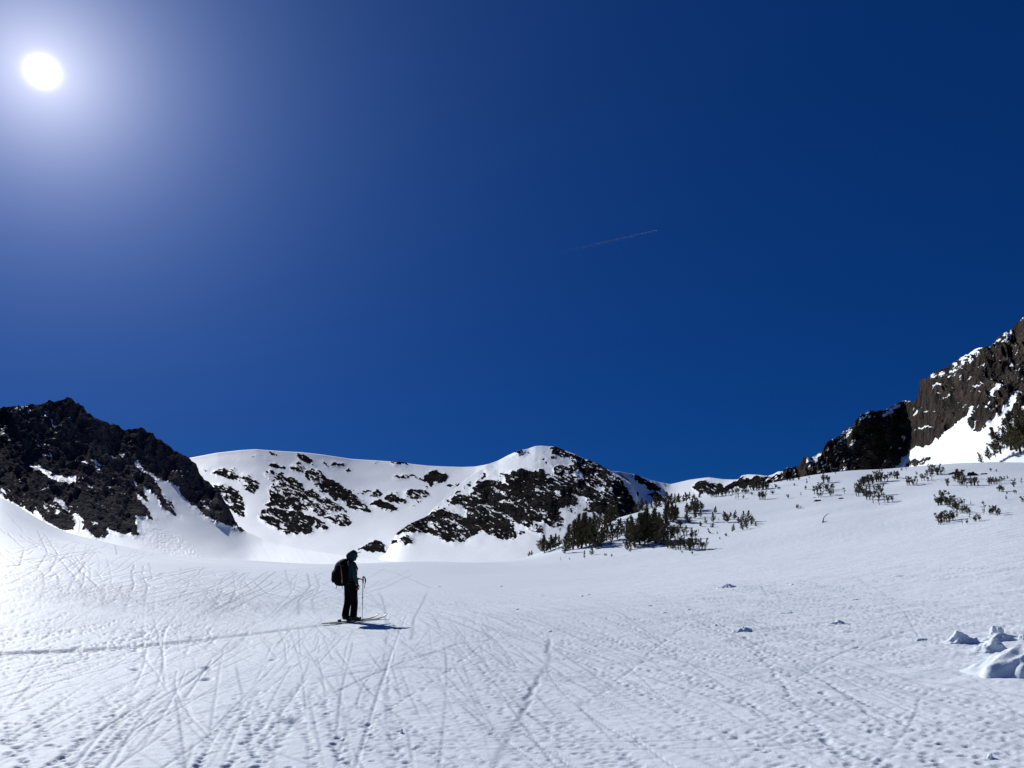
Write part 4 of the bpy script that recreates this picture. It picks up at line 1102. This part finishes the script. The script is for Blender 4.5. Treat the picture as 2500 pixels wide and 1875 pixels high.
tiny = [(1748, 1525, 9, 5), (2086, 1463, 12, 5), (2196, 1406, 24, 4), (1934, 1427, 10, 4), (1891, 1426, 8, 3), (1917, 1495, 24, 4), (2067, 1540, 24, 4),
        (1262, 1487, 10, 5), (1343, 1540, 10, 4), (1420, 1455, 8, 4), (1437, 1452, 10, 4), (1586, 1478, 12, 4), (1622, 1495, 12, 5), (1680, 1488, 12, 4), (1072, 1432, 12, 3), (1222, 1431, 9, 3), (1320, 1454, 22, 3), (2178, 1595, 6, 4), (2200, 1591, 6, 4)]
tiny.sort()
for i, (a, b, w, h) in enumerate(tiny):
    half = len(tiny) // 2
    if i < half: lab = '%s of the tiny crusts of snow on the middle of the plain' % (ORD[i] if i < half - 1 else 'rightmost')
    else: lab = '%s of the tiny crusts of snow on the right-hand plain' % (ORD[i - half] if i < len(tiny) - 1 else 'rightmost')
    snow_lump(a, b + h * .2, w * 1.1, h * .5, 40 + i, lab, rnd.uniform(-.4, .3), .6, sink=.4)

# contrail high above: a thin tapered streak that thins out towards its old end
mt, t_, b_ = new_mat('contrail_ice')
b_.inputs['Base Color'].default_value = (.9, .92, .95, 1); b_.inputs['Roughness'].default_value = 1.0; b_.inputs['Specular IOR Level'].default_value = 0.0
at = t_.nodes.new('ShaderNodeAttribute'); at.attribute_name = 'age'
nz_ = t_.nodes.new('ShaderNodeTexNoise'); nz_.inputs['Scale'].default_value = .004
gg = t_.nodes.new('ShaderNodeTexCoord'); t_.links.new(gg.outputs['Object'], nz_.inputs['Vector'])
mm_ = t_.nodes.new('ShaderNodeMath'); mm_.operation = 'MULTIPLY'; t_.links.new(at.outputs['Fac'], mm_.inputs[0]); t_.links.new(nz_.outputs['Fac'], mm_.inputs[1])
m2_ = t_.nodes.new('ShaderNodeMath'); m2_.operation = 'MULTIPLY'; m2_.inputs[1].default_value = 1.1; m2_.use_clamp = True
t_.links.new(mm_.outputs[0], m2_.inputs[0]); t_.links.new(m2_.outputs[0], b_.inputs['Alpha'])
b_.inputs['Base Color'].default_value = (.85, .92, 1.0, 1)
def skypt(px, py, alt=7000.0):
    a, te = ray(px, py); r = alt / float(te)
    return Vector((r * math.sin(a), r * math.cos(a), alt))
A_, B_ = skypt(1365, 617), skypt(1603, 562)
n_ = 60
mb = MB(); pts = [A_.lerp(B_, i / (n_ - 1)) + Vector((0, 0, rnd.gauss(0, 3))) for i in range(n_)]
mb.tube(pts, [26 - 16 * i / (n_ - 1) for i in range(n_)], 6)
me = mb.mesh('contrail', True)
a_ = me.attributes.new('age', 'FLOAT', 'POINT')
a_.data.foreach_set('value', np.repeat(np.interp(np.linspace(0, 1, n_), [0, .15, .7, 1], [0, .10, .38, .5]), 6).astype(np.float32))
link('contrail', me, mt, label='thin faint white contrail slanting across the deep blue sky', cat='contrail')

# ------------------------------------------------------------------ the ski tourer
FOOT = hit(852, 1520)
FACE = R(57)                                  # facing direction, measured from +Y towards +X
RZ = math.pi / 2 - FACE
M_jacket = mat_plain('jacket_teal', (0.014, 0.042, 0.052), 0.8, 0.08, .25, 25)
M_pants = mat_plain('trousers_black', (0.006, 0.006, 0.008), 0.9, 0.03, .3, 25)
M_skin = mat_plain('skin', (0.36, 0.20, 0.13), 0.6, 0.3, .1, 30)
M_pack = mat_plain('pack_black', (0.007, 0.007, 0.010), 0.85, 0.03, .3, 30)
M_strap = mat_plain('webbing_black', (0.010, 0.010, 0.012), 0.7, 0.2, .2, 60)
M_orange = mat_plain('axe_orange', (0.32, 0.085, 0.022), 0.5, 0.4, .25, 20)
M_tan = mat_plain('axe_tan', (0.30, 0.22, 0.11), 0.6, 0.3, .2, 20)
M_boot = mat_plain('boot_shell', (0.010, 0.010, 0.012), 0.45, 0.4, .2, 30)
M_cap = mat_plain('cap_dark', (0.010, 0.012, 0.018), 0.8, 0.2, .2, 30)
M_ski = mat_plain('ski_topsheet', (0.17, 0.175, 0.15), 0.6, 0.15, .3, 6, (0.10, 0.105, 0.09))
M_skidark = mat_plain('ski_dark', (0.015, 0.015, 0.016), 0.4, 0.4, .2, 10)
M_metal = mat_plain('pole_metal', (0.030, 0.032, 0.038), 0.35, 0.5, .1, 10, None, 0.6)
M_hair = mat_plain('hair_brown', (0.030, 0.018, 0.010), 0.8, 0.2, .3, 40)

def to_world(x, y, z=0.0):
    c, s = math.cos(RZ), math.sin(RZ)
    return Vector((FOOT.x + c * x - s * y, FOOT.y + s * x + c * y, FOOT.z + z))

pers = empty('person', FOOT + Vector((0, 0, .035)), RZ, 'ski tourer in a teal hooded jacket and black trousers, seen from behind on skis', 'person')
HT = R(26)                                     # the head is turned a little to the right of the body
# continuous body: pelvis, spine, head, legs, arms
V = [(0, 0, .92), (-.01, 0, 1.06), (-.02, 0, 1.22), (-.02, 0, 1.36), (0, 0, 1.43), (.015, 0, 1.49), (.03, 0, 1.56), (.035, 0, 1.63),
     (0, -.10, .86), (.055, -.125, .48), (.02, -.135, .12), (.17, -.138, .06),
     (0, .10, .86), (.01, .12, .48), (-.045, .13, .12), (.105, .135, .06),
     (-.02, -.17, 1.36), (-.01, -.215, 1.10), (.07, -.205, .90), (.09, -.20, .85),
     (-.02, .17, 1.36), (.02, .225, 1.11), (.24, .185, 1.01), (.30, .175, 1.0)]
E = [(0,1),(1,2),(2,3),(3,4),(4,5),(5,6),(6,7),(0,8),(8,9),(9,10),(10,11),(0,12),(12,13),(13,14),(14,15),(3,16),(16,17),(17,18),(18,19),(3,20),(20,21),(21,22),(22,23)]
RD = [(.08,.07),(.08,.06),(.09,.07),(.10,.08),.055,.05,(.085,.075),(.07,.065), .065,.055,.045,.04,.065,.055,.045,.04, .05,.04,.028,.03,.05,.04,.028,.03]
link('body', skinned('body', V, E, RD), M_skin, parent=pers)
# face features on a head that looks to the right
def hd(x, y, z):
    c, s = math.cos(-HT), math.sin(-HT)
    return Vector((.03 + c * x - s * y, s * x + c * y, z))
mb = MB()
mb.tube([hd(.085, 0, 1.60), hd(.115, 0, 1.565), hd(.09, 0, 1.55)], [.010, .018, .012], 6)
link('nose', mb.mesh('nose', True), M_skin, parent=pers)
for sgn in (-1, 1):
    bm = bmesh.new(); bmesh.ops.create_uvsphere(bm, u_segments=10, v_segments=8, radius=.014, matrix=Matrix.Translation(hd(.082, .032 * sgn, 1.60)))
    me = bpy.data.meshes.new('eye'); bm.to_mesh(me); bm.free(); link('eye', me, M_cap, parent=pers)
mb = MB(); mb.box(hd(.092, 0, 1.525), (.008, .024, .005), Matrix.Rotation(-HT, 3, 'Z')); link('mouth', mb.mesh('mouth'), mat_plain('lips', (.30, .12, .09), .5), parent=pers)
# hands with five fingers
def hand(side, w, d, up, name='hand'):
    w = Vector(w); d = Vector(d).normalized(); n = Vector(up).normalized(); sd = d.cross(n).normalized()
    palm = [w, w + d * .04, w + d * .085]
    vs = [tuple(p) for p in palm]; es = [(0, 1), (1, 2)]; rd = [(.026, .02), (.036, .018), (.036, .016)]
    for k, (o, l) in enumerate([(-.030, .060), (-.010, .072), (.010, .068), (.029, .052)]):
        b = w + d * .082 + sd * o
        q1 = b + d * l * .45 - n * .006; q2 = q1 + (d * .7 - n * .7).normalized() * l * .4; q3 = q2 + (d * .3 - n).normalized() * l * .3
        i = len(vs); vs += [tuple(b), tuple(q1), tuple(q2), tuple(q3)]; es += [(2, i), (i, i+1), (i+1, i+2), (i+2, i+3)]; rd += [.0095, .009, .0085, .007]
    b = w + d * .03 - sd * .032 * side; q1 = b + (d * .7 - sd * .6 * side - n * .2).normalized() * .035; q2 = q1 + (d - n * .4).normalized() * .03
    i = len(vs); vs += [tuple(b), tuple(q1), tuple(q2)]; es += [(1, i), (i, i+1), (i+1, i+2)]; rd += [.013, .011, .009]
    link(name, skinned(name, vs, es, rd, 0, 1), M_skin, parent=pers)
hand(1, (.085, -.205, .875), (.25, -.05, -1), (0, -1, .1))
hand(-1, (.26, .185, 1.01), (1, -.1, -.1), (.1, 0, 1))
# jacket with sleeves, one surface
JV = [(-.005, 0, .85), (-.01, 0, 1.04), (-.02, 0, 1.20), (-.02, 0, 1.34), (-.005, 0, 1.43),
      (-.02, -.165, 1.365), (-.02, -.232, 1.24), (-.01, -.252, 1.10), (.05, -.232, .96), (.078, -.215, .885),
      (-.02, .165, 1.365), (-.01, .232, 1.24), (.03, .245, 1.11), (.15, .215, 1.04), (.25, .19, 1.01)]
JE = [(0,1),(1,2),(2,3),(3,4),(3,5),(5,6),(6,7),(7,8),(8,9),(3,10),(10,11),(11,12),(12,13),(13,14)]
JR = [(.185,.155),(.15,.125),(.155,.13),(.15,.125),(.085,.085),(.085,.08),(.072,.068),(.062,.06),(.052,.05),(.042,.042),(.085,.08),(.072,.068),(.062,.06),(.052,.05),(.042,.042)]
link('jacket', skinned('jacket', JV, JE, JR), M_jacket, parent=pers)
# hood: a shell round the head, open at the face
rings = []
for i in range(9):
    t = i / 8; z0 = 1.44 + .285 * t
    rr_ = [.088, .105, .122, .132, .135, .130, .112, .078, .015][i]
    ring = []
    for k in range(24):
        a = 2 * math.pi * k / 24
        ex = 1.0 + .20 * max(0, -math.cos(a)) * math.sin(t * math.pi)     # fuller at the back
        fr = 1.0
        if math.cos(a) > .72 and 1 <= i <= 4: fr = .84                      # face opening set back
        wob = 1 + .03 * math.sin(a * 5 + i)
        ring.append(hd(math.cos(a) * rr_ * ex * fr * wob - .012, math.sin(a) * rr_ * .86 * wob, z0 + .01 * math.cos(a)))
    rings.append(ring)
mb = MB(); mb.loft(rings); me = mb.mesh('hood')
me = modded('hood', me, lambda o: setattr(o.modifiers.new('s', 'SUBSURF'), 'levels', 1))
link('hood', me, M_jacket, parent=pers)
mb = MB(); rings = []
for x, w, z in [(.02, .07, 1.640), (.075, .080, 1.645), (.12, .085, 1.655), (.150, .075, 1.662), (.175, .050, 1.670), (.185, .014, 1.675)]:
    rings.append([hd(x, -w, z - .008), hd(x, 0, z + .010), hd(x, w, z - .008), hd(x, 0, z - .008)])
mb.loft(rings); link('cap_brim', mb.mesh('cap_brim'), M_cap, parent=pers)
# trousers: pelvis and two legs with flared cuffs
TV = [(0, 0, 1.01), (0, 0, .90), (.01, -.105, .82), (.04, -.122, .62), (.068, -.134, .46), (.060, -.139, .30), (.045, -.142, .14), (.055, -.142, .09),
      (-.01, .105, .82), (-.005, .12, .62), (.0, .128, .46), (-.03, .133, .30), (-.05, .136, .14), (-.04, .136, .09)]
TE = [(0,1),(1,2),(2,3),(3,4),(4,5),(5,6),(6,7),(1,8),(8,9),(9,10),(10,11),(11,12),(12,13)]
TR = [(.165,.14),(.17,.145),.122,.104,.092,.092,.098,.102,.122,.104,.092,.092,.098,.102]
link('trousers', skinned('trousers', TV, TE, TR), M_pants, parent=pers)
for sgn, dx in ((-1, .055), (1, -.04)):
    vs = [(-.10 + dx, sgn*.132, .075), (-.02 + dx, sgn*.132, .07), (.09 + dx, sgn*.136, .06), (.17 + dx, sgn*.138, .05), (-.03 + dx, sgn*.132, .20)]
    link('boot', skinned('boot', vs, [(0,1),(1,2),(2,3),(1,4)], [(.05,.05),(.06,.06),(.055,.05),(.045,.035),(.06,.06)], 1, 2), M_boot, parent=pers)

# backpack: rounded body, lid, pockets, straps
pack = empty('backpack', to_world(-.13, 0, .93), RZ, 'black touring backpack worn on the skier\'s back', 'backpack')
def rr_ring(cx, hx, hy, z, n=28, e=3.2, tilt=0):
    out_ = []
    for k in range(n):
        a = 2 * math.pi * k / n; c, s_ = math.cos(a), math.sin(a)
        out_.append((cx + hx * math.copysign(abs(c) ** (2 / e), c), hy * math.copysign(abs(s_) ** (2 / e), s_), z + tilt * c))
    return out_
mb = MB()
mb.loft([rr_ring(-.13, .06, .10, -.07), rr_ring(-.145, .12, .145, -.045), rr_ring(-.16, .155, .16, .03), rr_ring(-.165, .175, .165, .16), rr_ring(-.160, .175, .165, .30),
         rr_ring(-.150, .160, .160, .42), rr_ring(-.140, .140, .150, .49), rr_ring(-.13, .11, .12, .52)])
link('pack_body', modded('pack_body', mb.mesh('pack_body'), lambda o: setattr(o.modifiers.new('s', 'SUBSURF'), 'levels', 1)), M_pack, parent=pack)
mb = MB()
mb.loft([rr_ring(-.13, .135, .145, .49, tilt=.03), rr_ring(-.13, .150, .150, .525, tilt=.04), rr_ring(-.12, .135, .14, .56, tilt=.05), rr_ring(-.11, .08, .09, .585, tilt=.04)])
link('lid', modded('lid', mb.mesh('lid'), lambda o: setattr(o.modifiers.new('s', 'SUBSURF'), 'levels', 1)), M_pack, parent=pack)
mb = MB()
mb.loft([rr_ring(-.32, .035, .10, .02), rr_ring(-.335, .05, .115, .08), rr_ring(-.335, .05, .115, .26), rr_ring(-.32, .03, .10, .33)])
link('front_pocket', mb.mesh('front_pocket', True), M_pack, parent=pack)
for sgn in (-1, 1):
    mb = MB(); mb.tube([(.0, sgn*.09, .50), (.09, sgn*.105, .535), (.20, sgn*.12, .48), (.265, sgn*.13, .36), (.24, sgn*.15, .22), (.10, sgn*.20, .10), (-.02, sgn*.15, .05)], [.020]*7, 6)
    link('shoulder_strap', mb.mesh('shoulder_strap', True), M_strap, parent=pack)
mb = MB(); mb.tube([(-.02, -.15, .0), (.10, -.185, .0), (.25, -.12, .0), (.285, 0, .0), (.25, .12, .0), (.10, .185, .0), (-.02, .15, .0)], [.018]*7, 6)
link('hip_belt', mb.mesh('hip_belt', True), M_strap, parent=pack)
for p0, p1 in [((-.30, -.12, .0), (-.315, -.12, -.12)), ((-.16, -.14, -.05), (-.155, -.145, -.13))]:
    mb = MB(); mb.tube([p0, (Vector(p0) + Vector(p1)) / 2 + Vector((.006, 0, 0)), p1], [.009, .008, .009], 5)
    link('hanging_strap', mb.mesh('hanging_strap'), M_strap, parent=pack)
mb = MB(); mb.tube([(-.22, -.05, .56), (-.14, -.06, .60), (-.03, -.07, .60), (.0, -.05, .57)], [.008]*4, 5)
link('top_strap', mb.mesh('top_strap'), M_strap, parent=pack)
axe = empty('ice_axe', to_world(-.13, 0, .93), RZ, 'ice axe with orange and tan shaft strapped to the side of the backpack', 'ice axe')
mb = MB(); mb.tube([(-.235, -.165, .44), (-.215, -.182, .30), (-.195, -.186, .16)], [.016, .015, .014], 8); link('shaft', mb.mesh('shaft', True), M_orange, parent=axe)
mb = MB(); mb.tube([(-.195, -.186, .16), (-.180, -.182, .03)], [.015, .014], 8); link('grip', mb.mesh('grip', True), M_tan, parent=axe)
mb = MB(); mb.tube([(-.180, -.182, .03), (-.176, -.180, -.01)], [.010, .003], 6); link('spike', mb.mesh('spike', True), M_tan, parent=axe)
mb = MB(); mb.tube([(-.30, -.15, .44), (-.25, -.16, .462), (-.20, -.165, .452), (-.13, -.17, .40)], [.005, .013, .013, .003], 6); link('head', mb.mesh('head', True), M_metal, parent=axe)

for o_ in (pers, pack, axe): o_.scale = (.955, .955, .94)
for o_ in (pack, axe): o_.scale = (.87, .94, .925)
for o_ in (pack, axe): o_.location = FOOT + (o_.location - FOOT) * .955
# skis: length 1.62 m with turned-up tips, one beside the other
def make_ski(y, dx, dz, lab):
    root = empty('ski', to_world(dx - .04, y, -.008), RZ + (R(-2) if y > 0 else 0), lab, 'ski', 'pair of skis under the skier')
    a_, b_2 = to_world(.8, y), to_world(-.8, y)
    gz = lambda q: float(field_z(np.array([math.atan2(q.x, q.y)]), np.array([math.hypot(q.x, q.y)]))[0])
    root.rotation_euler = (0, -math.atan2(gz(a_) - gz(b_2), 1.6), root.rotation_euler[2])
    root.location.z = (gz(a_) + gz(b_2)) / 2 + .012
    mb = MB(); rings = []
    for i in range(29):
        t = i / 28; x = -.50 + 1.40 * t
        w = .056 - .012 * math.exp(-((t - .42) / .22) ** 2)
        if t > .90: w *= math.sqrt(max(0.02, 1 - ((t - .90) / .102) ** 2))
        if t < .05: w *= .7 + .3 * t / .05
        z = .012 + (.85 * max(0, t - .80) ** 1.6) * 1.45 + .10 * max(0, .04 - t)
        h = .007
        rings.append([(x, -w, z - h), (x, w, z - h), (x, w, z + h), (x, -w, z + h)])
    mb.loft(rings); me = mb.mesh('ski_body')
    link('ski_body', me, M_ski, parent=root)
    mb = MB(); rings = []
    for i in range(8):
        t = .83 + .135 * i / 7; x = -.50 + 1.40 * t
        w = .046 * math.sqrt(max(0.05, 1 - max(0, (t - .90) / .102) ** 2)); z = .012 + (.85 * max(0, t - .80) ** 1.6) * 1.45 + .009
        rings.append([(x, -w, z - .001), (x, w * .2, z - .001), (x, w * .2, z + .001), (x, -w, z + .001)])
    mb.loft(rings); link('tip_graphic', mb.mesh('tip_graphic'), M_skidark, parent=root)
    mb = MB(); mb.box((.19, 0, .035), (.035, .03, .018)); mb.box((.215, 0, .07), (.012, .022, .03)); link('toe_binding', mb.mesh('toe_binding'), M_skidark, parent=root)
    mb = MB(); mb.box((-.08, 0, .040), (.035, .028, .022)); link('heel_binding', mb.mesh('heel_binding'), M_skidark, parent=root)
    mb = MB(); mb.box((.06, 0, .0035), (.46, .048, .0025)); link('climbing_skin', mb.mesh('climbing_skin'), M_skidark, parent=root)
    return root
make_ski(-.136, .05, 0, 'ski on the skier\'s right, nearer the camera, with its tip lying farther right')
make_ski(.136, -.06, 0, 'ski on the skier\'s left, farther from the camera, with the dark-edged tip')

def make_pole(px_foot, py_foot, top, tilt, lab, second=False):
    f = hit(px_foot, py_foot)
    root = empty('ski_pole', f, RZ, lab, 'ski pole', 'pair of ski poles')
    Hh = top; tx, ty = tilt
    P = lambda h: Vector((tx * h, ty * h, h))
    mb = MB(); mb.tube([P(-.05), P(.55 * Hh)], [.006, .0075], 8); link('lower_shaft', mb.mesh('lower_shaft', True), M_metal, parent=root)
    mb = MB(); mb.tube([P(.54 * Hh), P(.86 * Hh)], [.009, .009], 8); link('upper_shaft', mb.mesh('upper_shaft', True), M_metal, parent=root)
    mb = MB(); mb.tube([P(.52 * Hh), P(.555 * Hh)], [.014, .014], 8); link('clamp', mb.mesh('clamp'), M_strap, parent=root)
    mb = MB(); mb.tube([P(.05), P(.058)], [.045, .045], 12); link('basket', mb.mesh('basket'), M_strap, parent=root)
    mb = MB(); mb.tube([P(.85 * Hh), P(.88 * Hh), P(.95 * Hh), P(.985 * Hh), P(Hh)], [.016, .017, .016, .020, .014], 8); link('grip', mb.mesh('grip', True), M_strap, parent=root)
    if not second:
        g = P(Hh)
        side = Vector((math.cos(-RZ), math.sin(-RZ), 0))          # picture-right, in the pole's own frame
        pts = [g + side * -.02 + Vector((0, 0, -.01)), g + side * .02 + Vector((0, 0, .008)), g + side * .045 + Vector((0, 0, -.03)), g + side * .060 + Vector((0, 0, -.10)), g + side * .058 + Vector((0, 0, -.14)),
               g + side * .048 + Vector((0, 0, -.15)), g + side * .044 + Vector((0, 0, -.26))]
        mb = MB(); mb.tube(pts, [.010, .012, .014, .020, .016, .009, .009], 6); link('strap', mb.mesh('strap', True), M_strap, parent=root)
    else:
        mb = MB(); mb.tube([P(Hh) + Vector((0, 0, -.01)), P(Hh) + Vector((.04, .01, -.06)), P(Hh * .93) + Vector((.02, .02, -.05))], [.006]*3, 5); link('strap', mb.mesh('strap'), M_strap, parent=root)
    return root
make_pole(884, 1519, 1.02, (-.012, .02), 'dark ski pole standing free in the snow in front of the skier')
make_pole(869, 1522, .90, (.0, .0), 'ski pole held upright close against the skier\'s right leg', True)
